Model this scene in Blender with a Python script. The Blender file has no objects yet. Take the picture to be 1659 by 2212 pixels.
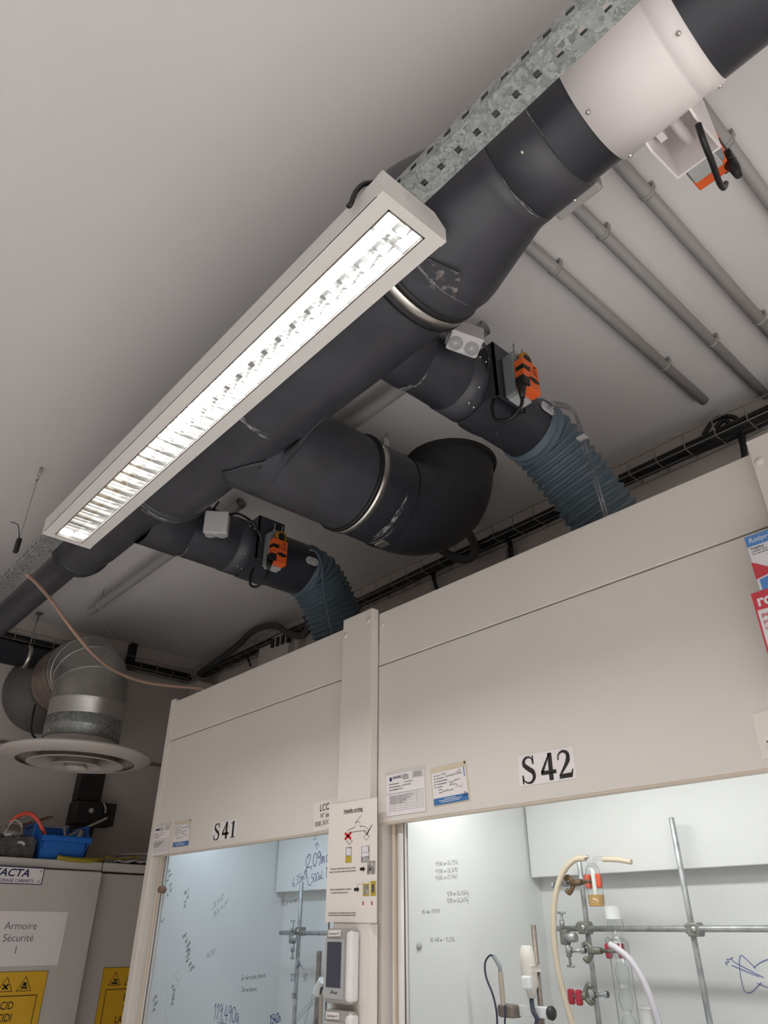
import bpy, bmesh, math, random
from mathutils import Vector as V, Matrix
SC = bpy.context.scene
COL = SC.collection
PI = math.pi
# ------------------------------------------------------------------ camera
ZC = 1.6
YAW, PIT, ROL, FPX = math.radians(-48.37), math.radians(30.558), math.radians(.2107), 1532.0
FW = V((math.sin(YAW)*math.cos(PIT), math.cos(YAW)*math.cos(PIT), math.sin(PIT)))
r0 = V((math.cos(YAW), -math.sin(YAW), 0)); u0 = r0.cross(FW)
RT = r0*math.cos(ROL) + u0*math.sin(ROL); UP = u0*math.cos(ROL) - r0*math.sin(ROL)
cam = bpy.data.cameras.new('camera'); camo = bpy.data.objects.new('camera', cam); COL.objects.link(camo)
cam.sensor_fit = 'VERTICAL'; cam.sensor_height = 36.0; cam.lens = FPX*36.0/2212.0
cam.clip_start = .02; cam.clip_end = 60
M3 = Matrix((RT, UP, -FW)).transposed()
camo.matrix_world = Matrix.Translation((0, 0, ZC)) @ M3.to_4x4()
SC.camera = camo
# ------------------------------------------------------------------ world, exposure
SC.view_settings.view_transform = 'Standard'; SC.view_settings.look = 'None'
SC.view_settings.exposure = 0.30; SC.view_settings.gamma = 1.0; SC.view_settings.use_curve_mapping = False
W = bpy.data.worlds.new('world'); SC.world = W; W.use_nodes = True
W.node_tree.nodes['Background'].inputs[0].default_value = (.8, .85, 1, 1)
W.node_tree.nodes['Background'].inputs[1].default_value = .3
SC.cycles.max_bounces = 10; SC.cycles.diffuse_bounces = 6; SC.cycles.glossy_bounces = 6
SC.cycles.transparent_max_bounces = 16; SC.cycles.sample_clamp_indirect = 4.0
SC.cycles.caustics_reflective = False; SC.cycles.caustics_refractive = False
# light strengths, seen lamps plus added unseen ones (see the luminaire and hood builders)
P_ADDED = 25.0        # each unseen luminaire added for light (down)
P_ADDED_UP = .8          # their upward light, added for the ceiling
P_LAMP = 9.0        # tube of the visible luminaire
P_HOOD41, P_HOOD42 = 1.5, 2.3
C_ROOM = (1.0, .995, .985); C_41 = (.74, .88, 1.0); C_42 = (1.0, .99, .955)
def ray(px, py): return FW + RT*((px-829.5)/FPX) - UP*((py-1106)/FPX)
def onY(px, py, Y): d = ray(px, py); return V((0, 0, ZC)) + d*(Y/d.y)
def onX(px, py, X): d = ray(px, py); return V((0, 0, ZC)) + d*(X/d.x)
def onZ(px, py, Z): d = ray(px, py); return V((0, 0, ZC)) + d*((Z-ZC)/d.z)
# ------------------------------------------------------------------ materials
def nt(name):
    m = bpy.data.materials.new(name); m.use_nodes = True
    t = m.node_tree; return m, t, t.nodes['Principled BSDF']
def mat(name, c, rough=.5, metal=0., var=.0, vs=8., bump=0., bs=60., rvar=0., spec=.5, em=None, ems=0., detail=4):
    m, t, b = nt(name); L = t.links
    b.inputs['Base Color'].default_value = (*c, 1); b.inputs['Roughness'].default_value = rough
    b.inputs['Metallic'].default_value = metal; b.inputs['Specular IOR Level'].default_value = spec
    tc = t.nodes.new('ShaderNodeTexCoord')
    if var or rvar:
        n = t.nodes.new('ShaderNodeTexNoise'); n.inputs['Scale'].default_value = vs; n.inputs['Detail'].default_value = detail
        L.new(tc.outputs['Object'], n.inputs['Vector'])
        if var:
            r = t.nodes.new('ShaderNodeValToRGB'); r.color_ramp.elements[0].position = .3; r.color_ramp.elements[1].position = .7
            r.color_ramp.elements[0].color = (*[x*(1-var) for x in c], 1); r.color_ramp.elements[1].color = (*[min(1, x*(1+var)) for x in c], 1)
            L.new(n.outputs['Fac'], r.inputs[0]); L.new(r.outputs[0], b.inputs['Base Color'])
        if rvar:
            q = t.nodes.new('ShaderNodeMapRange'); q.inputs['To Min'].default_value = max(.02, rough-rvar); q.inputs['To Max'].default_value = rough+rvar
            L.new(n.outputs['Fac'], q.inputs['Value']); L.new(q.outputs[0], b.inputs['Roughness'])
    if bump:
        n2 = t.nodes.new('ShaderNodeTexNoise'); n2.inputs['Scale'].default_value = bs; n2.inputs['Detail'].default_value = 3
        L.new(tc.outputs['Object'], n2.inputs['Vector'])
        bu = t.nodes.new('ShaderNodeBump'); bu.inputs['Strength'].default_value = bump; bu.inputs['Distance'].default_value = .01
        L.new(n2.outputs['Fac'], bu.inputs['Height']); L.new(bu.outputs[0], b.inputs['Normal'])
    if em:
        b.inputs['Emission Color'].default_value = (*em, 1); b.inputs['Emission Strength'].default_value = ems
    return m
def smear(name, base, c2, lo, hi, scale, stretch=(1, 1, 1), rough=.45):
    # a material with worn, streaky marks of a second colour
    m, t, b = nt(name); L = t.links
    tc = t.nodes.new('ShaderNodeTexCoord'); mp = t.nodes.new('ShaderNodeMapping'); mp.inputs['Scale'].default_value = stretch
    n = t.nodes.new('ShaderNodeTexNoise'); n.inputs['Scale'].default_value = scale; n.inputs['Detail'].default_value = 6; n.inputs['Roughness'].default_value = .7
    L.new(tc.outputs['Object'], mp.inputs[0]); L.new(mp.outputs[0], n.inputs['Vector'])
    r = t.nodes.new('ShaderNodeValToRGB'); r.color_ramp.elements[0].position = lo; r.color_ramp.elements[1].position = hi
    r.color_ramp.elements[0].color = (*base, 1); r.color_ramp.elements[1].color = (*c2, 1)
    L.new(n.outputs['Fac'], r.inputs[0]); L.new(r.outputs[0], b.inputs['Base Color'])
    b.inputs['Roughness'].default_value = rough
    return m
def galv(name, c, rough, scale, amt):
    m, t, b = nt(name); L = t.links
    tc = t.nodes.new('ShaderNodeTexCoord'); v = t.nodes.new('ShaderNodeTexVoronoi'); v.inputs['Scale'].default_value = scale
    n = t.nodes.new('ShaderNodeTexNoise'); n.inputs['Scale'].default_value = scale*.7; n.inputs['Detail'].default_value = 5
    L.new(tc.outputs['Object'], n.inputs['Vector'])
    mx = t.nodes.new('ShaderNodeMixRGB'); mx.inputs[0].default_value = .12; L.new(tc.outputs['Object'], mx.inputs[1]); L.new(n.outputs['Color'], mx.inputs[2])
    L.new(mx.outputs[0], v.inputs['Vector'])
    r = t.nodes.new('ShaderNodeValToRGB'); r.color_ramp.elements[0].color = (*[x*(1-amt) for x in c], 1); r.color_ramp.elements[1].color = (*[min(1, x*(1+amt)) for x in c], 1)
    mm = t.nodes.new('ShaderNodeMath'); mm.operation = 'MULTIPLY_ADD'; mm.inputs[1].default_value = .5
    sp = t.nodes.new('ShaderNodeSeparateColor'); L.new(v.outputs['Color'], sp.inputs[0]); L.new(sp.outputs[0], mm.inputs[0])
    m2 = t.nodes.new('ShaderNodeMath'); m2.operation = 'MULTIPLY'; m2.inputs[1].default_value = .5; L.new(n.outputs['Fac'], m2.inputs[0]); L.new(m2.outputs[0], mm.inputs[2])
    L.new(mm.outputs[0], r.inputs[0]); L.new(r.outputs[0], b.inputs['Base Color'])
    b.inputs['Metallic'].default_value = .75; b.inputs['Roughness'].default_value = rough
    return m
def glass(name, tint=(1, 1, 1), refl=.06, rough=.0, edge=.5):
    m = bpy.data.materials.new(name); m.use_nodes = True; t = m.node_tree; t.nodes.clear(); L = t.links
    o = t.nodes.new('ShaderNodeOutputMaterial'); mx = t.nodes.new('ShaderNodeMixShader')
    tr = t.nodes.new('ShaderNodeBsdfTransparent')
    l2 = t.nodes.new('ShaderNodeLayerWeight'); l2.inputs[0].default_value = .5; p2 = t.nodes.new('ShaderNodeMath'); p2.operation = 'POWER'; p2.inputs[1].default_value = 4
    cm = t.nodes.new('ShaderNodeMixRGB'); cm.inputs[1].default_value = (*tint, 1); cm.inputs[2].default_value = (*[x*.35 for x in tint], 1)
    L.new(l2.outputs['Facing'], p2.inputs[0]); L.new(p2.outputs[0], cm.inputs[0]); L.new(cm.outputs[0], tr.inputs[0])
    gl = t.nodes.new('ShaderNodeBsdfGlossy'); gl.inputs['Roughness'].default_value = rough
    lw = t.nodes.new('ShaderNodeLayerWeight'); lw.inputs[0].default_value = edge
    mr = t.nodes.new('ShaderNodeMapRange'); mr.inputs['To Min'].default_value = refl; mr.inputs['To Max'].default_value = .85
    pw = t.nodes.new('ShaderNodeMath'); pw.operation = 'POWER'; pw.inputs[1].default_value = 3.5
    L.new(lw.outputs['Facing'], pw.inputs[0]); L.new(pw.outputs[0], mr.inputs['Value']); L.new(mr.outputs[0], mx.inputs[0])
    L.new(tr.outputs[0], mx.inputs[1]); L.new(gl.outputs[0], mx.inputs[2]); L.new(mx.outputs[0], o.inputs[0])
    return m
def emis(name, c, s):
    m, t, b = nt(name); b.inputs['Base Color'].default_value = (0, 0, 0, 1)
    b.inputs['Emission Color'].default_value = (*c, 1); b.inputs['Emission Strength'].default_value = s; return m
M = dict(
    ceiling=mat('ceiling_paint', (.69, .67, .665), .85, var=.03, vs=1.2, bump=.05, bs=25),
    wall=mat('wall_paint', (.56, .52, .49), .8, var=.03, vs=1.5, bump=.05, bs=30),
    floor=mat('floor_vinyl', (.66, .65, .64), .45, var=.08, vs=5),
    hood=mat('hood_enamel', (.72, .68, .635), .42, var=.015, vs=3, bump=.02, bs=220),
    hoodedge=mat('hood_edging', (.62, .54, .45), .5),
    jamb=mat('jamb_aluminium_white', (.78, .76, .74), .35),
    groove=mat('dark_groove', (.16, .14, .12), .7),
    inner=mat('inner_laminate', (.74, .76, .76), .35, var=.02, vs=4),
    pvc=mat('grey_pvc', (.047, .048, .058), .40, var=.22, vs=6, rvar=.10, bump=.02, bs=40),
    pvcd=mat('dark_pvc', (.032, .034, .043), .36, var=.2, vs=7, rvar=.08),
    glue=smear('glue_smear', (.06, .06, .07), (.50, .50, .53), .38, .62, 40),
    scuff=smear('scuff_mark', (.046, .047, .056), (.34, .29, .27), .52, .68, 45),
    putty=mat('grey_sealant', (.40, .40, .40), .7, var=.2, vs=40),
    rubber=mat('black_rubber', (.012, .012, .014), .5),
    cable=mat('black_cable', (.010, .010, .011), .42),
    cableg=mat('grey_conduit_sleeve', (.055, .055, .055), .6, bump=.1),
    steel=mat('bright_steel', (.62, .60, .56), .28, .9, var=.08, vs=20),
    zinc=mat('zinc_wire', (.34, .32, .28), .45, .7),
    rod=mat('lattice_rod', (.42, .44, .45), .45, .6, var=.22, vs=60),
    rustrod=mat('worn_rod', (.22, .18, .15), .5, .4, var=.3, vs=60),
    galv=galv('galvanised_sheet', (.36, .385, .38), .48, 72, .66),
    spiral=galv('spiral_duct_sheet', (.42, .41, .39), .36, 60, .18),
    flex=mat('ribbed_metal_sleeve', (.30, .24, .21), .42, .6, var=.15, vs=12),
    white=mat('white_enamel', (.84, .79, .785), .32, var=.01),
    lum=mat('luminaire_enamel', (.72, .70, .68), .4),
    alu=mat('louvre_aluminium', (.93, .94, .93), .09, 1.0),
    refl=mat('reflector_aluminium', (.92, .93, .93), .14, 1.0),
    tube=emis('fluorescent_tube', (1, .97, .92), 26.0),
    tubeoff=mat('fluorescent_tube_glass', (.9, .9, .9), .3),
    orange=mat('orange_plastic', (.80, .13, .025), .42),
    agrey=mat('actuator_grey', (.22, .24, .25), .45),
    agreyl=mat('actuator_light_grey', (.42, .43, .43), .45),
    jbox=mat('junction_grey', (.55, .54, .55), .55),
    knock=mat('junction_knockout', (.40, .39, .40), .6),
    black=mat('black_plastic', (.012, .012, .013), .45),
    ink=mat('black_ink', (.012, .010, .010), .6),
    inkb=mat('blue_ink', (.02, .025, .16), .6),
    inkg=mat('grey_ink', (.10, .10, .115), .6),
    inkl=mat('faint_ink', (.38, .38, .42), .6),
    hose=mat('blue_grey_hose', (.11, .155, .195), .5, var=.1, vs=10),
    cpipe=mat('ceiling_conduit_pvc', (.33, .32, .31), .5),
    pink=mat('pink_rubber_tube', (.52, .34, .26), .55),
    clear=glass('clear_tube', (.86, .86, .89), .12, .12, .5),
    lglass=glass('lab_glass', (.97, .98, .98), .05, .0, .5),
    frost=mat('frosted_glass_joint', (.80, .82, .82), .6, spec=.3),
    sash=glass('sash_glass', (.975, .982, .985), .03, .0, .4),
    paper=mat('paper', (.80, .76, .76), .7),
    paperw=mat('warm_paper', (.80, .74, .69), .7),
    sleeve=mat('plastic_sleeve', (.66, .62, .60), .25),
    tape=mat('yellowed_tape', (.66, .58, .44), .4),
    bluep=mat('label_blue', (.05, .17, .42), .6),
    cabin=mat('cabinet_enamel', (.56, .53, .50), .4, var=.02, vs=3),
    yellow=mat('sign_yellow', (.72, .42, .02), .45),
    navy=mat('navy_print', (.012, .018, .085), .5),
    dark=mat('dark_gap', (.02, .018, .016), .8),
    bin=mat('blue_plastic_bin', (.015, .13, .50), .35),
    foam=mat('grey_foam', (.085, .08, .08), .9, var=.4, vs=60, bump=.5, bs=90),
    bag=glass('clear_bag', (.80, .78, .76), .14, .2, .6),
    redtube=mat('red_rubber_tube', (.72, .10, .06), .5),
    brown=mat('brown_tube', (.13, .06, .035), .5),
    ytube=mat('yellow_green_tube', (.33, .26, .02), .5),
    whitec=mat('white_cord', (.55, .53, .52), .6),
    greyp=mat('pale_plastic_rod', (.45, .42, .38), .5),
    ctrl=mat('silver_plastic', (.42, .40, .38), .38, .25),
    ctrlw=mat('pale_silver_plastic', (.78, .77, .77), .35),
    screen=mat('grey_screen', (.055, .058, .085), .25),
    red=mat('red_print', (.55, .02, .02), .5),
    boxblue=mat('carton_blue', (.08, .24, .56), .5), boxred=mat('carton_red', (.55, .04, .06), .5),
    boxwhite=mat('carton_white', (.74, .73, .77), .55),
    photo=smear('photo_tone', (.10, .10, .09), (.55, .52, .48), .35, .65, 60), photoy=smear('photo_yellow', (.42, .30, .02), (.60, .47, .06), .4, .6, 40),
    sil=mat('amber_silicone_tube', (.64, .56, .43), .4), lav=mat('milky_tube', (.62, .60, .66), .35),
    amber=mat('amber_liquid', (.50, .30, .10), .2), clampg=mat('cast_clamp', (.20, .21, .17), .5, .5, var=.3, vs=50),
    clampb=mat('cast_boss', (.27, .28, .25), .5, .5, var=.2, vs=50),
    clampred=mat('orange_red_clamp_sleeve', (.78, .10, .03), .5), clampdr=mat('crimson_clamp_sleeve', (.45, .02, .05), .5),
    beige=mat('beige_plastic', (.66, .63, .57), .45), grip=mat('tan_grip', (.46, .40, .32), .55),
    bluecord=mat('navy_cord', (.02, .025, .06), .5), bracket=mat('white_bar', (.74, .76, .78), .4),
    brass=mat('brown_cast_clamp', (.16, .10, .055), .5, .3),
    nutbrown=mat('brown_knob', (.20, .12, .08), .5),
    blackbox=mat('black_sheet', (.014, .013, .013), .5, var=.2, vs=20),
    window=mat('window_frame_white', (.75, .75, .75), .4),
)
# ------------------------------------------------------------------ mesh helpers
class MB:
    def __init__(s): s.v = []; s.f = []; s.sm = []
    def add(s, vs, fs, smooth=False):
        n = len(s.v); s.v += [V(x) for x in vs]; s.f += [[i+n for i in f] for f in fs]; s.sm += [smooth]*len(fs)
    def box(s, lo, hi, mtx=None):
        x0, y0, z0 = lo; x1, y1, z1 = hi
        vs = [V(p) for p in ((x0,y0,z0),(x1,y0,z0),(x1,y1,z0),(x0,y1,z0),(x0,y0,z1),(x1,y0,z1),(x1,y1,z1),(x0,y1,z1))]
        if mtx: vs = [mtx @ p for p in vs]
        s.add(vs, [(0,3,2,1),(4,5,6,7),(0,1,5,4),(1,2,6,5),(2,3,7,6),(3,0,4,7)]); return s
    def rbox(s, lo, hi, b, seg=2):
        # box with bevelled edges
        bm = bmesh.new(); bmesh.ops.create_cube(bm, size=1)
        lo = V(lo); hi = V(hi)
        for v in bm.verts: v.co = V([(lo[i]+hi[i])/2 + v.co[i]*(hi[i]-lo[i]) for i in range(3)])
        bmesh.ops.bevel(bm, geom=bm.edges[:], offset=b, segments=seg, affect='EDGES', profile=.5)
        bm.verts.index_update(); s.add([v.co for v in bm.verts], [[v.index for v in f.verts] for f in bm.faces]); bm.free(); return s
    def tube(s, path, r, n=16, cap=True, smooth=True, closed=False, up=None, prof=None):
        P = [V(p) for p in path]; R = r if isinstance(r, (list, tuple)) else [r]*len(P)
        T = []
        for i in range(len(P)):
            if closed: d = P[(i+1) % len(P)] - P[i-1]
            else: d = P[min(i+1, len(P)-1)] - P[max(i-1, 0)]
            if d.length < 1e-9: d = T[-1] if T else V((0, 0, 1))
            T.append(d.normalized())
        a = V(up) if up else (V((0, 0, 1)) if abs(T[0].z) < .9 else V((1, 0, 0)))
        N = (a - T[0]*a.dot(T[0])).normalized(); vs = []
        for i in range(len(P)):
            N = (N - T[i]*N.dot(T[i])).normalized(); B = T[i].cross(N)
            for k in range(n):
                t = 2*PI*k/n; w = prof(t) if prof else 1
                vs.append(P[i] + (N*math.cos(t) + B*math.sin(t))*R[i]*w)
        fs = []; m = len(P)
        for i in range(m if closed else m-1):
            j = (i+1) % m
            for k in range(n): fs.append((i*n+k, i*n+(k+1) % n, j*n+(k+1) % n, j*n+k))
        s.add(vs, fs, smooth)
        if cap and not closed:
            c = [list(range(n))[::-1], [(m-1)*n+k for k in range(n)]]
            s.f += [[i+len(s.v)-len(vs) for i in f] for f in c]; s.sm += [False, False]
        return s
    def cyl(s, a, b, r, n=16, cap=True, r2=None): return s.tube([a, b], [r, r if r2 is None else r2], n, cap)
    def lathe(s, prof, o, ax=(0, 0, 1), n=32, smooth=True):
        # prof: list of (radius, height along axis)
        ax = V(ax).normalized(); o = V(o); a = V((0, 0, 1)) if abs(ax.z) < .9 else V((1, 0, 0))
        N = (a - ax*a.dot(ax)).normalized(); B = ax.cross(N); vs = []
        for r, h in prof:
            for k in range(n): t = 2*PI*k/n; vs.append(o + ax*h + (N*math.cos(t) + B*math.sin(t))*max(r, 1e-5))
        fs = [(i*n+k, i*n+(k+1) % n, (i+1)*n+(k+1) % n, (i+1)*n+k) for i in range(len(prof)-1) for k in range(n)]
        s.add(vs, fs, smooth); return s
    def prism(s, pts, ext):
        P = [V(p) for p in pts]; e = V(ext); n = len(P)
        s.add(P + [p+e for p in P], [list(range(n))[::-1], list(range(n, 2*n))] + [(i, (i+1) % n, (i+1) % n + n, i+n) for i in range(n)]); return s
    def ball(s, c, r, n=12, sc=(1, 1, 1)):
        pr = [(math.sin(PI*i/n), -math.cos(PI*i/n)) for i in range(n+1)]; c = V(c); vs = []; m = 2*n
        for a, h in pr:
            for k in range(m): t = 2*PI*k/m; vs.append(c + V((a*math.cos(t)*r*sc[0], a*math.sin(t)*r*sc[1], h*r*sc[2])))
        s.add(vs, [(i*m+k, i*m+(k+1) % m, (i+1)*m+(k+1) % m, (i+1)*m+k) for i in range(n) for k in range(m)], True); return s
    def quad(s, *p): s.add(p, [list(range(len(p)))]); return s
    def build(s, name, m, parent=None, solid=0.):
        me = bpy.data.meshes.new(name)
        if parent is not None: off = base(parent)
        else:
            lo = V([min(v[i] for v in s.v) for i in range(3)]); hi = V([max(v[i] for v in s.v) for i in range(3)])
            off = V(((lo.x+hi.x)/2, (lo.y+hi.y)/2, lo.z))
        me.from_pydata([v-off for v in s.v], [], s.f); me.polygons.foreach_set('use_smooth', s.sm)
        me.validate(); me.update()
        bm = bmesh.new(); bm.from_mesh(me); bmesh.ops.recalc_face_normals(bm, faces=bm.faces[:]); bm.to_mesh(me); bm.free()
        me.materials.append(M[m] if isinstance(m, str) else m)
        o = bpy.data.objects.new(name, me); COL.objects.link(o)
        if parent is not None: o.parent = parent
        else: o.location = off
        if solid:
            md = o.modifiers.new('thickness', 'SOLIDIFY'); md.thickness = solid; md.offset = 0
        return o
def base(o):
    p = V((0, 0, 0))
    while o is not None: p = p + o.location; o = o.parent
    return p
def tag(o, label, cat, group=None):
    o['label'] = label; o['category'] = cat
    if group: o['group'] = group
    return o
def thing(name, loc, label, cat, group=None):
    o = bpy.data.objects.new(name, None); COL.objects.link(o); o.location = V(loc); o.empty_display_size = .05
    return tag(o, label, cat, group)
def struct(o): o['kind'] = 'structure'; return o
def kids(o): return [c for c in bpy.data.objects if c.parent == o]
def dup(root, loc, rz, label, group=None):
    r = root.copy(); COL.objects.link(r); r.location = V(loc); r.rotation_euler = (0, 0, rz); r['label'] = label
    if group: r['group'] = group
    for ch in kids(root):
        c = ch.copy(); COL.objects.link(c); c.parent = r
        for g in kids(ch):
            d = g.copy(); COL.objects.link(d); d.parent = c
    return r
def spl(pts, n=10):
    # Catmull-Rom through points
    P = [V(p) for p in pts]; P = [P[0]*2-P[1]] + P + [P[-1]*2-P[-2]]; out = []
    for i in range(1, len(P)-2):
        a, b, c, d = P[i-1:i+3]
        for k in range(n):
            t = k/n; out.append(.5*((2*b) + (c-a)*t + (2*a-5*b+4*c-d)*t*t + (3*b-3*c+d-a)*t*t*t))
    out.append(P[-2]); return out
def arcpts(c, a, b, r, t0, t1, n=12):
    return [V(c) + (V(a)*math.cos(t0+(t1-t0)*i/n) + V(b)*math.sin(t0+(t1-t0)*i/n))*r for i in range(n+1)]
# flat print: a sheet with an origin (lower left), right and up vectors in metres
class Sheet:
    def __init__(s, o, r, u): s.o = V(o); s.r = V(r); s.u = V(u); s.n = s.r.cross(s.u).normalized()
    def p(s, x, y, k=0.): return s.o + s.r*x + s.u*y + s.n*k
    @property
    def w(s): return s.r.length
    @property
    def h(s): return s.u.length
    def slab(s, mb, x0=0, y0=0, x1=1, y1=1, k=0., t=.0006):
        mb.prism([s.p(x0, y0, k), s.p(x1, y0, k), s.p(x1, y1, k), s.p(x0, y1, k)], s.n*t); return mb
    def poly(s, mb, pts, k=.0010): mb.quad(*[s.p(x, y, k) for x, y in pts]); return mb
    def line(s, mb, pts, w, k=.0012, closed=False):
        # ribbon of constant or per-point width (metres) through sheet coordinates
        P = [s.p(x, y, k) for x, y in pts]; n = len(P); Wd = w if isinstance(w, (list, tuple)) else [w]*n; vs = []
        for i in range(n):
            d = (P[(i+1) % n]-P[i-1]) if closed else (P[min(i+1, n-1)]-P[max(i-1, 0)])
            if d.length < 1e-9: d = s.r
            q = s.n.cross(d.normalized())*Wd[i]*.5; vs += [P[i]-q, P[i]+q]
        mb.add(vs, [(2*i, 2*((i+1) % n), 2*((i+1) % n)+1, 2*i+1) for i in range(n if closed else n-1)]); return mb
    def frame(s, mb, x0, y0, x1, y1, w, k=.0012):
        a = w/s.w; b = w/s.h
        for q in ((x0, y0, x1, y0+b), (x0, y1-b, x1, y1), (x0, y0, x0+a, y1), (x1-a, y0, x1, y1)):
            s.poly(mb, [(q[0], q[1]), (q[2], q[1]), (q[2], q[3]), (q[0], q[3])], k)
    def text(s, mb, txt, x, y, size, align='LEFT', bold=0., shear=0., xs=1., k=.0012):
        cu = bpy.data.curves.new('txt', 'FONT'); cu.body = txt; cu.size = 1; cu.align_x = align; cu.offset = bold; cu.shear = shear; cu.resolution_u = 3
        ob = bpy.data.objects.new('txt', cu); COL.objects.link(ob); dg = bpy.context.evaluated_depsgraph_get(); dg.update()
        me = ob.evaluated_get(dg).to_mesh(); R = s.r.normalized(); U = s.u.normalized(); o = s.p(x, y, k)
        mb.add([o + R*(v.co.x*size*xs) + U*(v.co.y*size) for v in me.vertices], [list(p.vertices) for p in me.polygons])
        ob.evaluated_get(dg).to_mesh_clear(); bpy.data.objects.remove(ob); bpy.data.curves.remove(cu)
    def scribble(s, mb, x, y, w, h, seed, lw=.0009, k=.0012, slant=0.):
        # illegible handwriting along a line (sheet coordinates)
        R = random.Random(seed); n = max(5, int(w*s.w/(h*s.h)*3.2)); pts = []
        for i in range(n):
            a = x + w*i/(n-1); b = y + (h*(.35+.65*R.random()) if i % 2 else h*.25*R.random()) + slant*(i/(n-1))
            pts.append((a + R.uniform(-.3, .3)*w/n, b))
        Q = spl([V((p[0], p[1], 0)) for p in pts], 4); s.line(mb, [(q.x, q.y) for q in Q], lw, k)
def C2(cx, cy, rx, ry, a0=0, a1=360, n=14): return [(cx+rx*math.cos(math.radians(a0+(a1-a0)*i/n)), cy+ry*math.sin(math.radians(a0+(a1-a0)*i/n))) for i in range(n+1)]
HAND = {  # single-stroke hand letters in a .6 x 1 box
 '0': [C2(.3, .45, .24, .45, 90, 450)], '1': [[(.12, .68), (.32, .95), (.28, 0)]], '2': [[(.08, .72), (.2, .93), (.42, .9), (.46, .66), (.25, .3), (.05, .04), (.55, .06)]],
 '3': [[(.1, .88), (.32, .95), (.46, .78), (.22, .52), (.5, .36), (.4, .06), (.08, .04)]], '4': [[(.34, .95), (.08, .36), (.56, .38)], [(.42, .6), (.38, -.02)]],
 '5': [[(.5, .93), (.18, .92), (.14, .55), (.4, .56), (.5, .3), (.34, .03), (.06, .06)]], '6': [[(.45, .95), (.16, .6), (.1, .2), (.3, 0), (.5, .2), (.34, .42), (.12, .25)]],
 '7': [[(.06, .9), (.52, .93), (.26, 0)], [(.14, .48), (.46, .5)]], '8': [[(.46, .82), (.26, .95), (.12, .75), (.42, .35), (.32, .02), (.1, .2), (.3, .5), (.46, .82)]],
 '9': [[(.48, .78), (.26, .95), (.1, .7), (.3, .5), (.48, .78), (.46, .4), (.36, -.04)]], ',': [[(.14, .1), (.06, -.18)]], '.': [[(.1, .06), (.14, .02)]],
 '-': [[(.08, .4), (.42, .42)]], '=': [[(.06, .34), (.46, .36)], [(.06, .54), (.46, .56)]], 'm': [[(.04, .02), (.08, .5), (.2, .5), (.24, .05), (.3, .45), (.42, .48), (.48, .02)]],
 'n': [[(.06, .02), (.1, .5), (.3, .5), (.36, .02)]], 'g': [[(.4, .45), (.2, .55), (.08, .3), (.22, .06), (.4, .4), (.42, -.3), (.1, -.34)]], 'a': [[(.4, .45), (.18, .5), (.08, .2), (.24, .02), (.4, .42), (.44, .02)]],
 'i': [[(.12, .5), (.14, .02)], [(.14, .72), (.16, .74)]], 'p': [[(.1, .5), (.06, -.32)], [(.1, .42), (.3, .54), (.4, .28), (.24, .06), (.08, .14)]], 'b': [[(.1, .95), (.08, .04), (.3, .02), (.4, .28), (.24, .48), (.1, .34)]],
 'e': [[(.06, .26), (.38, .32), (.26, .52), (.08, .3), (.2, .02), (.4, .1)]], 's': [[(.36, .48), (.12, .46), (.32, .2), (.22, .0), (.04, .06)]], 'o': [C2(.24, .26, .18, .25, 90, 450, 10)],
 'J': [[(.1, .95), (.5, .95)], [(.34, .95), (.32, .12), (.14, .0), (.04, .16)]], "'": [[(.12, .95), (.08, .76)]], 'L': [[(.1, .95), (.08, .04), (.46, .04)]], 'l': [[(.12, .95), (.1, .02)]],
 'M': [[(.06, 0), (.1, .9), (.52, .9), (.5, 0)]], 'u': [[(.06, .5), (.1, .08), (.3, .06), (.38, .5), (.4, .02)]], 'D': [[(.1, .95), (.08, .02), (.4, .1), (.5, .5), (.36, .88), (.06, .95)]], 'A': [[(.02, 0), (.26, .95), (.5, 0)], [(.12, .36), (.42, .36)]],
 'B': [[(.1, .95), (.08, .02), (.4, .1), (.4, .42), (.12, .5), (.38, .62), (.34, .92), (.08, .95)]], 'G': [[(.48, .84), (.26, .95), (.08, .5), (.26, .02), (.48, .2), (.46, .44), (.28, .44)]], 'k': [[(.1, .95), (.08, 0)], [(.36, .5), (.1, .24), (.38, 0)]], 'h': [[(.1, .95), (.08, 0)], [(.08, .36), (.28, .5), (.36, 0)]],
 'Q': [C2(.28, .45, .25, .45, 90, 450)], 'r': [[(.1, .5), (.1, .02)], [(.1, .36), (.3, .52)]], 't': [[(.18, .8), (.16, .04), (.32, .04)], [(.04, .52), (.34, .54)]], 'd': [[(.4, .95), (.4, .02)], [(.4, .42), (.18, .5), (.08, .2), (.24, .02), (.4, .2)]]}
def hand(sh, mb, txt, x, y, size, lw, slope=0., k=.0012, xs=1., shear=0.):
    cx = 0.
    for ch in txt:
        if ch == ' ': cx += .4; continue
        for st in HAND.get(ch, HAND['n']):
            Q = spl([V((p[0], p[1], 0)) for p in st], 4) if len(st) > 2 else [V((*p, 0)) for p in st]
            sh.line(mb, [(x + (cx+q.x+shear*q.y)*size*xs/sh.w, y + (q.y*size + slope*(cx+q.x)*size*xs)/sh.h) for q in Q], lw, k)
        cx += {'1': .42, ',': .25, '.': .25, "'": .22, 'i': .28, 'l': .25, 'm': .6, '-': .5, 'D': .6, 'M': .65}.get(ch, .55)
def pxsheet(tl, tr, bl, fn, a):
    A, B, C = fn(*tl, a), fn(*tr, a), fn(*bl, a); return Sheet(C, B-A, A-C)
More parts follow.
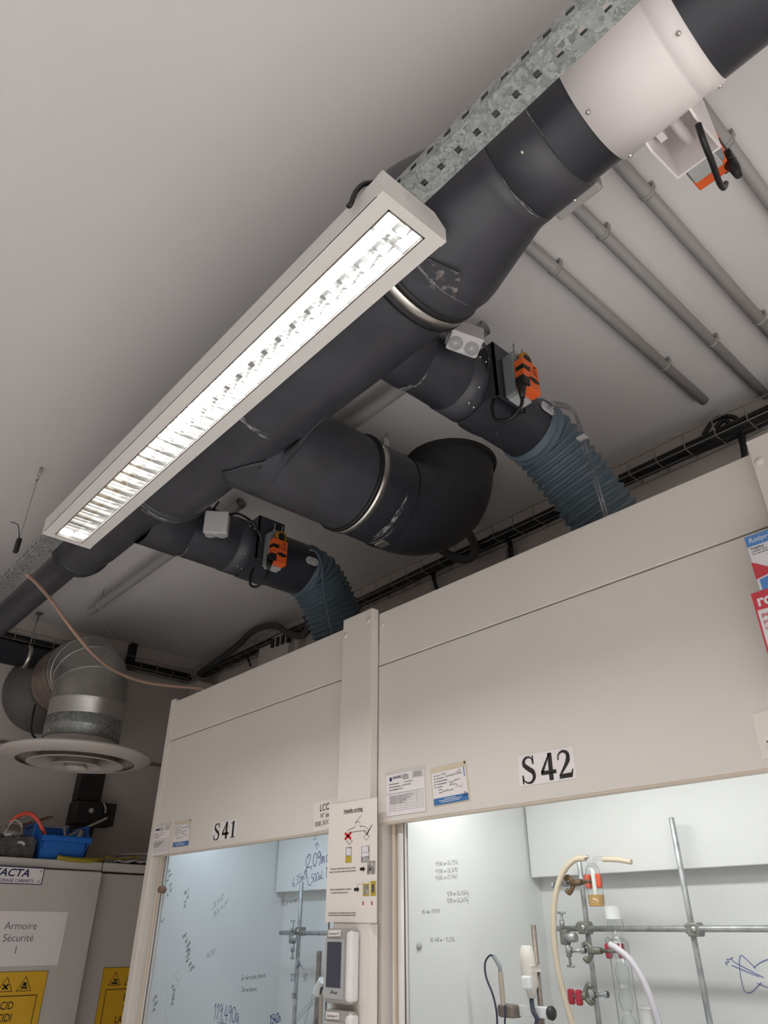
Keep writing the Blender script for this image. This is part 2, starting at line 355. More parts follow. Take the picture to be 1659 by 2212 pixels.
# ------------------------------------------------------------------ room shell
CZ, YW, XL, XR, YF = 3.06, 2.035, -4.0, 3.6, -3.6
def slab(name, lo, hi, m): return struct(MB().box(lo, hi).build(name, m))
slab('floor', (XL-.1, YF-.1, -.1), (XR+.1, YW+.1, 0), 'floor')
slab('ceiling', (XL-.1, YF-.1, CZ), (XR+.1, YW+.1, CZ+.12), 'ceiling')
slab('wall_back', (XL-.1, YW, 0), (XR+.1, YW+.1, CZ), 'wall')
slab('wall_left', (XL-.1, YF, 0), (XL, YW, CZ), 'wall')
slab('wall_right', (XR, YF, 0), (XR+.1, YW, CZ), 'wall')
slab('wall_front', (XL, YF-.1, 0), (XR, YF, CZ), 'wall')
struct(MB().box((XL, -.2, 2.402), (XL+.012, 2.0, 2.414)).build('trim_1', 'groove'))
# ------------------------------------------------------------------ luminaires
def area(name, loc, sx, sy, power, col, rot=(0, 0, 0), parent=None, spread=PI):
    l = bpy.data.lights.new(name, 'AREA'); l.shape = 'RECTANGLE'; l.size = sx; l.size_y = sy; l.energy = power; l.color = col; l.spread = spread
    o = bpy.data.objects.new(name, l); COL.objects.link(o); o.rotation_euler = rot
    if parent is not None: o.parent = parent; o.location = V(loc)-base(parent)
    else: o.location = V(loc)
    return o
LX0, LX1, LY0, LY1, LZ, LT = -2.032, -.527, .464, .606, 2.600, 2.652
def luminaire():
    t = thing('louvre_luminaire', (-1.28, .535, LZ), 'long white lit louvred strip light hung under the perforated steel channel', 'light fixture')
    ox0, ox1, oy0, oy1 = -2.010, -.546, .493, .575
    h = MB(); c = .026; zb = LZ; HX0, HX1 = LX0+.014, LX1-.014
    # outer shell with chamfered upper edges, hollow inside
    for (ya, yb) in ((LY0, oy0), (oy1, LY1)): h.box((HX0, ya, zb), (HX1, yb, zb+.003))
    h.box((HX0, oy0, zb), (ox0, oy1, zb+.003)); h.box((ox1, oy0, zb), (HX1, oy1, zb+.003))
    sec = [(LY0, zb), (LY0, zb+.034), (LY0, LT), (LY1-c, LT), (LY1, zb+.030), (LY1, zb)]
    for i in range(len(sec)-1):
        (a, b), (p, q) = sec[i], sec[i+1]
        h.quad((HX0, a, b), (HX1, a, b), (HX1, p, q), (HX0, p, q))
    h.build('housing', 'lum', t)
    for x0, x1, nm in ((LX1-.014, LX1, 'end_cap'), (LX0, LX0+.014, 'end_cap')):
        e = MB().prism([(x0, y+(.0008 if y > .535 else -.0008), z+(.0008 if z > zb+.02 else -.0008)) for y, z in sec], (x1-x0, 0, 0)).build(nm, 'lum', t)
        if x1 == LX1:
            s = Sheet((LX1+.0001, LY0, zb), (0, LY1-LY0, 0), (0, 0, LT-zb)); m = MB()
            s.line(m, [(.30, .28), (.34, .22), (.86, .22), (.90, .28), (.90, .72), (.86, .78), (.34, .78), (.30, .72)], .0012, .0005, True)
            for i in range(8):
                x = .36+i*.064; s.line(m, [(x, .62), (x+.02, .40), (x+.045, .60)] if i % 2 else [(x, .40), (x+.004, .62), (x+.03, .5)], .0013, .0005)
            m.build('embossed_emblem', mat('emboss_edge', (.80, .78, .77), .35), e)
    f = MB()
    for a, b in (((ox0, oy0), (ox1, oy0+.003)), ((ox0, oy1-.003), (ox1, oy1)), ((ox0, oy0), (ox0+.003, oy1)), ((ox1-.003, oy0), (ox1, oy1))):
        f.box((a[0], a[1], zb-.001), (b[0], b[1], zb+.012))
    f.build('inner_frame', 'groove', t)
    # parabolic reflector sides + cross blades
    r = MB(); prof = [(oy0+.004, zb+.004), (oy0+.005, zb+.016), (oy0+.007, zb+.034), (oy0+.016, zb+.046), (.534, zb+.050), (oy1-.016, zb+.046), (oy1-.007, zb+.034), (oy1-.005, zb+.016), (oy1-.004, zb+.004)]
    for i in range(len(prof)-1):
        (a, b), (p, q) = prof[i], prof[i+1]; r.add([(ox0+.004, a, b), (ox1-.004, a, b), (ox1-.004, p, q), (ox0+.004, p, q)], [(0, 1, 2, 3)], True)
    for x in (ox0+.004, ox1-.004): r.quad(*[(x, a, b) for a, b in prof])
    r.build('reflector', 'refl', t)
    N = 29; pr = [(-.0006, .0045), (-.0014, .013), (-.0030, .022), (-.0062, .033), (.0062, .033), (.0030, .022), (.0014, .013), (.0006, .0045)]
    xb = ox0 + (ox1-ox0)/N; bl0 = MB().prism([(xb+a, oy0+.004, zb+z) for a, z in pr], (0, oy1-oy0-.008, 0)).build('louvre_blade', 'alu', t)
    for i in range(2, N):
        c = bl0.copy(); COL.objects.link(c); c.parent = t; c.location = V(((ox1-ox0)*(i-1)/N, 0, 0))
    MB().cyl((ox0+.02, .534, zb+.0415), (ox1-.02, .534, zb+.0415), .0065, 12).build('fluorescent_tube', 'tube', t)
    area('tube_light', (-1.278, .534, zb+.0345), 1.42, .013, P_LAMP, C_ROOM, (0, 0, 0), t)
    return t
LAMP = luminaire()
def added_lamp(x, y, label, k=1.):  # unseen lamp added to light the room and ceiling
    t = thing('louvre_luminaire', (x, y, 2.6), label, 'light fixture', 'added strip lights out of view')
    m = MB(); m.box((x-.75, y-.07, 2.655), (x+.75, y+.07, 2.665)); m.box((x-.75, y-.075, 2.6), (x+.75, y-.07, 2.70)); m.box((x-.75, y+.07, 2.6), (x+.75, y+.075, 2.70))
    m.box((x-.755, y-.075, 2.6), (x-.75, y+.075, 2.70)); m.box((x+.75, y-.075, 2.6), (x+.755, y+.075, 2.70)); m.build('housing', 'lum', t)
    for q in (-.6, .6): MB().cyl((x+q, y, 2.66), (x+q, y, CZ), .0015, 6).build('suspension_wire', 'zinc', t)
    area('tube_light', (x, y, 2.645), 1.4, .12, P_ADDED*k, C_ROOM, (0, 0, 0), t, 2.1)
    area('added_uplight', (x, y, 2.69), 1.4, .12, P_ADDED_UP, C_ROOM, (PI, 0, 0), t)  # upward light added to brighten the ceiling
for i, (x, y) in enumerate(((-2.0, -.95), (0, -.95), (2.0, -.95), (-2.0, -2.5), (0, -2.5), (2.0, -2.5), (1.75, .535))):  # last one added to brighten the right-hand ceiling
    added_lamp(x, y, 'white strip light added out of view to light the room', (.52, .6, 1.1, .3, .3, .45, 2.8)[i])
# ------------------------------------------------------------------ perforated steel channel
def channel():
    x0, x1, zb, y0, y1, pit = -3.98, 1.6, 2.6545, .506, .556, .0382
    m = MB(); yc = .5295; hw, hx = .0052, .0052; xs = -.232 + pit*round((x0+.232)/pit)
    def plate(P, c, a, lo, hi):       # strip along x with square holes; P maps (x, w) to a point
        x = xs
        while x < x1:
            xa, xb = x-pit/2, x+pit/2; p, q = x-a, x+a; u, v = c-hw, c+hw
            for r in ((xa, lo, p, hi), (q, lo, xb, hi), (p, lo, q, u), (p, v, q, hi)):
                m.quad(P(r[0], r[1]), P(r[2], r[1]), P(r[2], r[3]), P(r[0], r[3]))
            x += pit
    plate(lambda x, w: V((x, w, zb)), yc, hx, y0, y1)
    for y in (y0, y1): plate(lambda x, w, y=y: V((x, y, w)), zb+.018, .007, zb, zb+.030)
    for y, s in ((y0, 1), (y1, -1)): m.quad((x0, y, zb+.030), (x1, y, zb+.030), (x1, y+s*.010, zb+.030), (x0, y+s*.010, zb+.030))
    o = m.build('perforated_channel', 'galv', None, .0016)
    tag(o, 'galvanised steel channel with square holes running beside the duct above the lit strip light', 'channel')
channel()
def wire_hanger(x, y, zlow, label):
    t = thing('wire_hanger', (x, y, zlow), label, 'hanger', 'wire hangers of the steel channel')
    MB().cyl((x, y, zlow), (x, y, CZ-.05), .0012, 6).build('wire', 'zinc', t)
    m = MB(); m.tube(arcpts((x, y, CZ-.025), (1, 0, 0), (0, 0, 1), .016, 0, 2*PI, 14)[:-1], .0025, 6, closed=True); m.cyl((x, y, CZ-.012), (x, y, CZ), .004, 8); m.box((x-.008, y-.004, CZ-.055), (x+.008, y+.004, CZ-.038))
    m.build('ceiling_hook', 'steel', t)
    MB().rbox((x-.011, y-.008, zlow-.010), (x+.011, y+.008, zlow+.045), .005).build('gripper', 'black', t)
    MB().tube(spl([(x, y, zlow+.04), (x-.02, y-.012, zlow+.10), (x-.06, y-.03, zlow+.125)]), .0016, 6).build('wire_tail', 'cable', t)
wire_hanger(-2.454, .494, 2.72, 'thin wire from the ceiling to the steel channel beyond the far end of the light')
tag(MB().tube(spl([onY(806, 394, .50), onY(785, 398, .47), onY(768, 415, .455), onY(758, 440, .452), onY(752, 446, .452)]), .0045, 8).build('lamp_cable', 'cable'), 'dark cable loop behind the near end of the strip light', 'cable')
# ------------------------------------------------------------------ main exhaust duct (axis along X)
AY, AZ = .70, 2.785
duct = thing('exhaust_duct', (-1.2, AY, AZ-.16), 'large dark grey plastic exhaust duct running under the ceiling behind the strip light', 'duct')
def xl(prof, m, name, parent=duct, n=64): return MB().lathe([(r, x) for x, r in prof], (0, AY, AZ), (1, 0, 0), n).build(name, m, parent)
xl([(-.105, .1045), (1.7, .1045)], 'pvcd', 'pipe_section')
xl([(-.36, .1030), (-.26, .1030)], 'pvcd', 'pipe_section')
xl([(-.432, .1035), (-.430, .1075), (-.338, .1075), (-.336, .103)], 'pvc', 'coupling')
xl([(-.70, .1565), (-.675, .1585), (-.622, .1585), (-.60, .154), (-.462, .111), (-.45, .1085), (-.426, .1085), (-.425, .104)], 'pvc', 'reducer')
xl([(-1.225, .1545), (-.66, .1545)], 'pvc', 'pipe_section')
xl([(-1.77, .1505), (-1.215, .1505)], 'pvc', 'tee_section')
xl([(-1.95, .100), (-1.90, .104), (-1.80, .142), (-1.78, .1545), (-1.745, .1545), (-1.743, .150)], 'pvc', 'reducer')
xl([(-2.32, .0985), (-1.92, .0985)], 'pvc', 'tee_section')
xl([(-2.475, .058), (-2.470, .094), (-2.415, .097), (-2.40, .090), (-2.32, .0985)], 'pvc', 'end_collar')
xl([(-4.0, .0565), (-2.40, .0565)], 'pvc', 'pipe_section')
def ring(x, r, w, h, m, name, par=duct): return xl([(x-w/2, r), (x-w/2, r+h), (x+w/2, r+h), (x+w/2, r)], m, name, par)
k1 = ring(-.692, .155, .022, .0065, 'steel', 'clamp_band'); ring(-.708, .154, .012, .009, 'rubber', 'rubber_gasket'); ring(-.674, .156, .012, .007, 'rubber', 'rubber_gasket')
ring(-2.425, .096, .018, .004, 'pvcd', 'clamp_band')
def strands(P, t0, t1, w, m, name, par, seed, n=5):
    # thin uneven streaks of dried glue along a joint; P(t, s) gives the point at angle t and offset s
    R = random.Random(seed); mb = MB()
    for k in range(n):
        a = t0 + (t1-t0)*R.uniform(0, .5); b = a + (t1-a)*R.uniform(.45, 1); o = R.uniform(-.5, .5)*w; wid = w*R.uniform(.08, .26) if m == 'glue' else w*R.uniform(.3, .6); ph = R.random()*6; vs = []; c = max(8, int((b-a)/2.5))
        for i in range(c+1):
            t = math.radians(a+(b-a)*i/c); kk = wid*(.25+.75*abs(math.sin(i*.7+ph)))*min(1, (i+.05)/3, (c-i+.05)/3); oo = o + w*.12*math.sin(i*.4+ph)
            vs += [P(t, oo-kk/2), P(t, oo+kk/2)]
        mb.add(vs, [(2*i, 2*i+1, 2*i+3, 2*i+2) for i in range(c)], True)
    o = mb.build(name, m, par); o['kind'] = 'stuff'
def gluearc(x, r, w, t0, t1, m='glue', name='glue_smear', par=duct, n=5):
    strands(lambda t, s_: V((x+s_, AY+math.cos(t)*(r+.0009), AZ+math.sin(t)*(r+.0009))), t0, t1, w, m, name, par, int(-x*1000), n)
gluearc(-1.219, .155, .022, 200, 285); gluearc(-1.762, .155, .022, 205, 310); gluearc(-.427, .1085, .009, 225, 300, n=2); gluearc(-.338, .1075, .006, 190, 240, n=2)
gluearc(-.622, .1585, .010, 215, 300, n=3)
ring(-2.478, .0565, .014, .006, 'putty', 'sealant_ring')
def screw_at(par, p, nrm, r=.0035): MB().lathe([(0, .004), (r*.7, .0035), (r, .0015), (r, -.002)], p, nrm, 10).build('screw', 'steel', par)
for x in (-.375,):
    for a in (232, 320): t = math.radians(a); screw_at(duct, (x, AY+math.cos(t)*.1075, AZ+math.sin(t)*.1075), (0, math.cos(t), math.sin(t)))
# seam cap on the far side of the coupling
MB().rbox((-.43, .800, 2.742), (-.335, .822, 2.772), .006).build('rail_clip', 'cpipe', duct)
# white damper sleeve
ds = thing('damper_sleeve', (-.186, AY, AZ-.11), 'white enamelled damper sleeve on the dark duct at upper right', 'damper')
def xr(prof, m, name, par=ds): return xl(prof, m, name, par)
xr([(-.2725, .1045), (-.272, .1078), (-.141, .1078), (-.138, .1062), (-.134, .1062), (-.131, .1078), (-.1005, .1078), (-.10, .1045)], 'white', 'sleeve')
m = MB()
for x, a in ((-.262, 243), (-.112, 243), (-.262, 315), (-.112, 330)):
    t = math.radians(a); screw_at(ds, (x, AY+math.cos(t)*.1078, AZ+math.sin(t)*.1078), (0, math.cos(t), math.sin(t)), .004)
bk = MB(); zb = 2.722
bk.box((-.233, .882, zb), (-.157, .886, 2.86))
def cheek(x): bk.prism([(x, .772, 2.712), (x, .792, 2.702), (x, .886, zb), (x, .886, 2.86), (x, .775, 2.86)], (.0035, 0, 0))
cheek(-.2345); cheek(-.159)
bk.build('bracket', 'white', ds)
MB().cyl((-.196, .80, 2.786), (-.196, .90, 2.786), .0095, 14).build('damper_shaft', 'white', ds)
MB().box((-.226, .80, 2.757), (-.214, .83, 2.775)).build('stop_block', 'white', ds)
# ------------------------------------------------------------------ branch ducts (axes along Y)
def yl(prof, m, name, par, X, n=56): return MB().lathe([(r, y) for y, r in prof], (X, 0, AZ), (0, 1, 0), n).build(name, m, par)
def yarc(X, y, r, w, t0, t1, par, m='glue', name='glue_smear'):
    strands(lambda t, s_: V((X+math.cos(t)*(r+.0009), y+s_, AZ+math.sin(t)*(r+.0009))), t0, t1, w, m, name, par, int(y*1000))
def branch_damper(X, r, ys, ya, ye, label):
    # ys: start, ya: actuator centre, ye: end
    t = thing('branch_duct', (X, ye-.2, AZ-r), label, 'duct', 'branch ducts with dampers')
    yl([(ys, r), (ye, r)], 'pvcd', 'pipe_section', t, X)
    yl([(ys, r+.004), (.895, r+.004), (.897, r)], 'pvc', 'saddle_collar', t, X)
    yl([(ya-.105, r), (ya-.104, r+.0025), (ya-.03, r+.0025), (ya-.029, r)], 'pvc', 'coupling', t, X)
    yarc(X, .897, r+.004, .014, 205, 300, t)
    # saddle cap carrying the actuator plate
    mb = MB(); vs = []; n = 24
    for i in range(n+1):
        y = ya-.045+.12*i/n; s = math.sqrt(max(0, 1-((i/n-.45)/.58)**2))
        for a in range(9): q = math.radians(-70+(-70*(-1))*0 + (a/8*2-1)*62*s); vs.append((X+math.cos(q)*(r+.006), y, AZ+math.sin(q)*(r+.006)))
    mb.add(vs, [(i*9+a, i*9+a+1, (i+1)*9+a+1, (i+1)*9+a) for i in range(n) for a in range(8)], True); mb.build('saddle_plate', 'pvcd', t)
    b = MB(); xp = X+r+.022
    b.box((xp-.006, ya-.055, 2.70), (xp, ya+.05, 2.868)); b.prism([(X+r*.62, ya-.055, 2.868), (xp, ya-.055, 2.868), (xp, ya-.055, 2.70), (X+r*.80, ya-.055, 2.70)], (0, .005, 0))
    b.prism([(X+r*.62, ya+.045, 2.868), (xp, ya+.045, 2.868), (xp, ya+.045, 2.70), (X+r*.80, ya+.045, 2.70)], (0, .005, 0))
    b.build('actuator_bracket', 'pvcd', t)
    for i, (y, a) in enumerate(((ya-.075, 25), (ya-.055, 22), (ya-.075, 292), (ya-.055, 290), (ya+.06, 272), (ya-.075, 322))):
        q = math.radians(a); screw_at(t, (X+math.cos(q)*(r+.002), y, AZ+math.sin(q)*(r+.002)), (math.cos(q), 0, math.sin(q)), .0032)
    # pressure tapping plate
    return t
X1, R1 = -.904, .0832; X3, R3 = -2.036, .0986
B1 = branch_damper(X1, R1, .78, 1.125, 1.335, 'right-hand dark branch duct leading to the larger blue hose')
B3 = branch_damper(X3, R3, .76, 1.170, 1.405, 'left-hand dark branch duct leading to the smaller blue hose')
yarc(X3, 1.03, R3, .02, 235, 275, B3, 'scuff', 'scuff_mark')
def hitY(px, py, X, r):
    # where the view of a photo point meets a branch cylinder along Y
    d = ray(px, py); a = d.x**2+d.z**2; b = -2*(d.x*X + d.z*(AZ-ZC)); c = X*X+(AZ-ZC)**2-r*r; q = max(0, b*b-4*a*c); k = (-b-math.sqrt(q))/(2*a); return V((0, 0, ZC))+d*k
def hitX(px, py, r):
    d = ray(px, py); a = d.y**2+d.z**2; b = -2*(d.y*AY + d.z*(AZ-ZC)); c = AY*AY+(AZ-ZC)**2-r*r; q = max(0, b*b-4*a*c); k = (-b-math.sqrt(q))/(2*a); return V((0, 0, ZC))+d*k
def tapping(X, r, y, par, ang):
    t = math.radians(ang); nrm = V((math.cos(t), 0, math.sin(t))); c = V((X, y, AZ)) + nrm*(r+.002); a = V((0, 1, 0)); b = nrm.cross(a)
    o = []
    for k in range(28):
        q = 2*PI*k/28; o.append(c + a*(.013*math.cos(q)+(.014 if math.cos(q) > 0 else -.014)) + b*.014*math.sin(q))
    p = MB().prism(o, nrm*.006).build('tapping_plate', 'jbox', par)
    for s in (-1, 1): MB().lathe([(0, .009), (.003, .0085), (.0035, .006)], c+a*.018*s, nrm, 10).build('screw', 'steel', p)
    for s in (-.006, .006): MB().cyl(c+b*s, c+b*s+nrm*.02, .003, 8).build('nozzle', 'jbox', p); return c, nrm, a, b
def tap_at(px, py, X, r, par):
    p = hitY(px, py, X, r); return tapping(X, r, p.y, par, math.degrees(math.atan2(p.z-AZ, p.x-X)))
T1 = tap_at(1180, 884, X1, R1, B1); T3 = tap_at(673, 1213, X3, R3, B3)
# large branch with elbow into the ceiling
X2, R2 = -1.438, .152
b2 = thing('branch_duct', (X2, 1.2, AZ-R2), 'widest dark branch duct whose elbow turns up through the ceiling', 'duct')
yl([(.72, R2), (1.15, R2)], 'pvc', 'pipe_section', b2, X2)
vs = []
for i in range(9):
    for j in range(9):
        u = i/8; v = j/8; vs.append(hitX(905+95*u-18*v, 548+45*u+52*v, .1592))
mb = MB(); mb.add(vs, [(i*9+j, i*9+j+1, (i+1)*9+j+1, (i+1)*9+j) for i in range(8) for j in range(8)], True); mb.build('scuff_mark', 'scuff', duct)
SB = [(480, 1019), (505, 1014), (531, 1006), (565, 998), (599, 987), (639, 957), (671, 928), (700, 905)]; SE = [(482, 1034), (500, 1046), (520, 1055), (540, 1064), (562, 1066), (590, 1040), (634, 985), (668, 940)]
vs = []
for (p, q) in zip(SB, SE):
    A_ = hitX(*p, .1545); B2_ = hitY(*q, X2, R2+.002) if q[0] > 530 else hitX(*q, .1545)
    vs += [A_.lerp(B2_, i/6) for i in range(7)]
mb = MB(); mb.add(vs, [(i*7+j, i*7+j+1, (i+1)*7+j+1, (i+1)*7+j) for i in range(len(SB)-1) for j in range(6)], True); mb.build('saddle', 'pvc', b2, .003)
yl([(1.165, R2+.001), (1.30, R2+.001)], 'pvcd', 'collar', b2, X2)
yl([(1.128, R2), (1.128, R2+.008), (1.140, R2+.008), (1.140, R2)], 'rubber', 'rubber_gasket', b2, X2)
yl([(1.140, R2), (1.140, R2+.007), (1.162, R2+.007), (1.162, R2)], 'steel', 'clamp_band', b2, X2)
m = MB(); q = math.radians(28); p = V((X2+math.cos(q)*(R2+.01), 1.15, AZ+math.sin(q)*(R2+.01))); m.box((p.x-.012, p.y-.010, p.z-.012), (p.x+.012, p.y+.010, p.z+.012)); m.cyl(p-V((.012, 0, .03)), p+V((.012, 0, .03)), .004, 8); m.build('clamp_bolt', 'steel', b2)
E_R = CZ-AZ; yE = 1.325; path = [V((X2, 1.29, AZ))] + [V((X2, yE+E_R*math.sin(a), AZ+E_R*(1-math.cos(a)))) for a in [PI/2*i/14 for i in range(15)]]
MB().tube(path, [R2+.004]+[R2+.002]*15, 56, False).build('elbow', 'pvcd', b2)
m = MB(); m.lathe([(R2-.002, -.02), (R2+.012, -.012), (R2+.016, 0)], (X2, yE+E_R, CZ), (0, 0, 1), 48); m.build('ceiling_collar', 'dark', b2)
yarc(X2, 1.235, R2+.002, .03, 215, 345, b2); yarc(X2, 1.262, R2+.003, .012, 225, 300, b2); yarc(X2, .99, R2, .006, 225, 262, b2)
q = math.radians(264); p = V((X2+math.cos(q)*(R2+.004), 1.285, AZ+math.sin(q)*(R2+.004))); MB().rbox(p-V((.02, .016, .004)), p+V((.02, .016, .006)), .004).build('latch', 'steel', b2)
# ------------------------------------------------------------------ damper actuators: local x = away from the duct, y = width, z = length
def make_actuator(loc, label):
    t = thing('damper_actuator', loc, label, 'actuator', 'orange damper actuators'); L = V(loc)
    def B(lo, hi, b=.003): return MB().rbox(L+V(lo), L+V(hi), b)
    B((0, -.030, 0), (.034, .030, .128), .004).build('housing', 'agrey', t)
    B((.004, -.024, -.006), (.036, .026, .004), .002).build('end_plate', 'agreyl', t)
    c = B((.034, -.030, .002), (.062, .030, .092), .003).build('cover', 'orange', t)
    m = MB(); m.box(L+V((.040, -.0315, .056)), L+V((.0635, -.008, .068))); m.build('release_button', 'black', c)
    m = MB(); m.prism([L+V((.0622, y, z)) for y, z in C2(.008, .036, .016, .007, 0, 360, 12)[:-1]], (.0015, 0, 0)); m.box(L+V((.062, -.012, .033)), L+V((.0635, .026, .039))); m.build('indicator', 'black', c)
    s = Sheet(L+V((.0622, -.03, .002)), (0, .06, 0), (0, 0, .09)); m = MB()
    for i in range(6): s.poly(m, [(.30, .60+.035*i), (.30+.1*(i % 3)+.12, .60+.035*i), (.30+.1*(i % 3)+.12, .612+.035*i), (.30, .612+.035*i)], .0004)
    for i in range(4): s.poly(m, [(.62, .58+.05*i), (.86, .58+.05*i), (.86, .60+.05*i), (.62, .60+.05*i)], .0004)
    s.poly(m, C2(.74, .86, .07, .045, 0, 360, 12)[:-1], .0005); m.build('printed_marks', 'ink', c)
    p = MB(); p.rbox(L+V((.040, -.040, .004)), L+V((.066, -.014, .030)), .003); p.tube([L+V((.052, -.030, .008)), L+V((.052, -.034, -.012)), L+V((.052, -.035, -.034))], [.012, .009, .006], 12); p.build('plug', 'black', t)
    cb = spl([L+V((.052, -.035, -.03)), L+V((.048, -.040, -.06)), L+V((.02, -.05, -.085)), L+V((-.012, -.058, -.072)), L+V((-.022, -.056, -.035)), L+V((-.022, -.048, .0))])
    MB().tube(cb, .0042, 8).build('cable', 'cable', t)
    u = MB()
    for y in (-.010, .022): u.cyl(L+V((.028, y, .10)), L+V((.028, y, .168)), .0025, 8)
    u.rbox(L+V((.022, -.018, .126)), L+V((.034, .030, .140)), .002); u.build('shaft_clamp', 'steel', t)
    m = MB(); m.lathe([(.014, 0), (.022, 0), (.022, .010), (.014, .010)], L+V((.040, .008, .112)), (1, 0, 0), 24); m.build('position_dial', mat('dial_amber', (.55, .25, .02), .4), t)
    m = MB(); m.cyl(L+V((.036, .008, .112)), L+V((.052, .008, .112)), .013, 14); m.build('hub', 'black', t)
    return t
A1 = make_actuator((X1+R1+.022, 1.128, 2.702), 'orange and grey actuator on the branch duct leading to the larger hose')
dup(A1, (X3+R3+.022, 1.172, 2.672), 0, 'orange and grey actuator on the left-hand branch duct to the smaller hose')
A3 = dup(A1, (-.193, .888, 2.735), PI/2, 'orange and grey actuator bolted behind the white damper bracket, black cable hanging')
for c in kids(A3):
    if c.name.startswith('cable'): bpy.data.objects.remove(c)
MB_ = MB().tube(spl([onY(1508, 268, .805), onY(1520, 305, .82), onY(1538, 350, .86), onY(1553, 392, .915), onY(1563, 406, .95), onY(1568, 396, .965)]), .0050, 8)
tag(MB_.build('black_cable', 'cable'), 'black cable hanging in front of the white damper bracket down to the plug', 'cable')
# ------------------------------------------------------------------ junction boxes
def jbox(c, ax, ay, az, s, label, front):
    t = thing('junction_box', c, label, 'junction box', 'grey junction boxes')
    Mx = Matrix((ax, ay, az)).transposed().to_4x4(); Mx.translation = V(c)
    b = MB(); b.rbox((-s, -s, -.024), (s, s, .024), .006); b.v = [Mx @ v for v in b.v]; b.build('body', 'jbox', t)
    l = MB(); l.rbox((-s*1.02, -s*1.02, .018), (s*1.02, s*1.02, .026), .003); l.v = [Mx @ v for v in l.v]; l.build('lid', 'jbox', t)
    for d, n in (((0, -1, 0), 2), ((-1, 0, 0), 2)):
        for k in range(n):
            o = (k-.5)*s*1.0; p = V((o if d[1] else -s, -s if d[1] else o, -.002)); m = MB()
            for q in (.016, .012, .007): m.lathe([(q, .002), (q, .0035), (q-.0022, .0035), (q-.0022, .002)], p, d, 20)
            m.v = [Mx @ v for v in m.v]; m.build('knockout', 'knock', t)
    return t
def nz(*a): return V(a).normalized()
az = nz(.85, -.35, .37); ay = nz(-.25, .35, .90); ax = ay.cross(az).normalized(); ay = az.cross(ax).normalized()
P1 = onX(1003, 732, -.775); jbox(P1, ax, ay, az, .038, 'light grey junction box hanging under the clamp of the main duct, round knockouts showing', 1)
az = nz(.72, -.55, -.12); ay = nz(0, 0, 1); ax = ay.cross(az).normalized(); ay = az.cross(ax).normalized()
P2 = onY(469, 1133, .93); jbox(P2, ax, ay, az, .037, 'light grey junction box above the left-hand branch duct, its flat lid facing out', 1)
def cord(name, pts, r, m, label, cat='cable', group=None, n=8):
    return tag(MB().tube(spl(pts), r, n).build(name, m), label, cat, group)
cord('black_cable', [onX(1035, 735, -.775), onX(1050, 752, -.775), onX(1056, 775, -.79), onX(1052, 800, -.80)], .0045, 'cable', 'short black cable from the round-knockout junction box to the actuator beside it')
cord('black_cable', [onY(490, 1112, .97), onY(515, 1110, 1.02), onY(545, 1128, 1.06), onY(560, 1152, 1.10), onY(566, 1172, 1.12)], .0045, 'cable', 'black cable arching from the flat-lidded junction box to the left actuator')
cord('black_cable', [onY(462, 1108, .93), onY(463, 1098, .92), onY(472, 1085, .88)], .004, 'cable', 'stub of black cable rising from the flat-lidded junction box to the main duct')
# ------------------------------------------------------------------ ribbed hoses
def ribhose(pts, r, nr, label, tap):
    P = spl(pts, 40); L = [0.]
    for i in range(1, len(P)): L.append(L[-1]+(P[i]-P[i-1]).length)
    tot = L[-1]; N = nr*8; path = []; rad = []; j = 0
    for i in range(N+1):
        s = tot*i/N
        while j < len(L)-2 and L[j+1] < s: j += 1
        f = (s-L[j])/max(1e-9, L[j+1]-L[j]); path.append(P[j].lerp(P[j+1], f))
        a = .0022 if s < .03 else .0052
        rad.append(r + .003*min(1, s/.12) + a*abs(math.sin(PI*i/8))**1.3*2 - a)
    t = thing('ribbed_hose', pts[-1], label, 'hose', 'blue ribbed exhaust hoses')
    MB().tube(path, rad, 48, False).build('ribbed_wall', 'hose', t)
    MB().lathe([(r-.004, -.004), (r+.004, -.004), (r+.005, .006), (r+.002, .010)], pts[0], (0, 1, 0), 48).build('cuff', 'hose', t)
    return t
ribhose([(X1, 1.330, AZ), (X1+.004, 1.392, AZ-.012), (X1+.016, 1.46, AZ-.070), (X1+.036, 1.53, AZ-.155), (X1+.06, 1.60, AZ-.255), (X1+.085, 1.66, AZ-.37), (X1+.10, 1.70, AZ-.49)], .088, 26, 'larger blue ribbed hose dropping behind the S 42 hood', T1)
ribhose([(X3, 1.400, AZ), (X3+.002, 1.455, AZ-.018), (X3+.0, 1.515, AZ-.085), (X3-.004, 1.57, AZ-.165), (X3-.01, 1.63, AZ-.26), (X3-.015, 1.68, AZ-.36), (X3-.02, 1.71, AZ-.48)], .100, 30, 'smaller-looking blue ribbed hose dropping behind the S 41 hood', T3)
for s in (-1, 1):
    c, nrm, a, b = T1; o = c + b*.006*s + nrm*.02
    cord('clear_tube', [o-nrm*.012, o+nrm*.004, onX(1238, 887, -.795)+V((0, 0, .006*s)), onY(1256, 940, 1.35)+V((.005*s, 0, 0)), onY(1268, 985, 1.365)+V((.004*s, 0, 0)), onY(1290, 1050, 1.385)+V((.004*s, 0, 0)), onY(1306, 1104, 1.415)+V((.004*s, 0, 0)), onY(1318, 1145, 1.44)+V((.004*s, 0, 0))], .0032, 'clear', 'clear pressure tube running down the larger blue hose, tied with a white strap', 'tube', 'pair of clear tubes on the larger hose')
m = MB(); p = onY(1257, 946, 1.345); m.rbox(p-V((.011, .010, .003)), p+V((.012, .010, .003)), .001); tag(m.build('cable_tie', 'jbox'), 'white cable tie round the two clear tubes on the larger hose', 'cable tie')
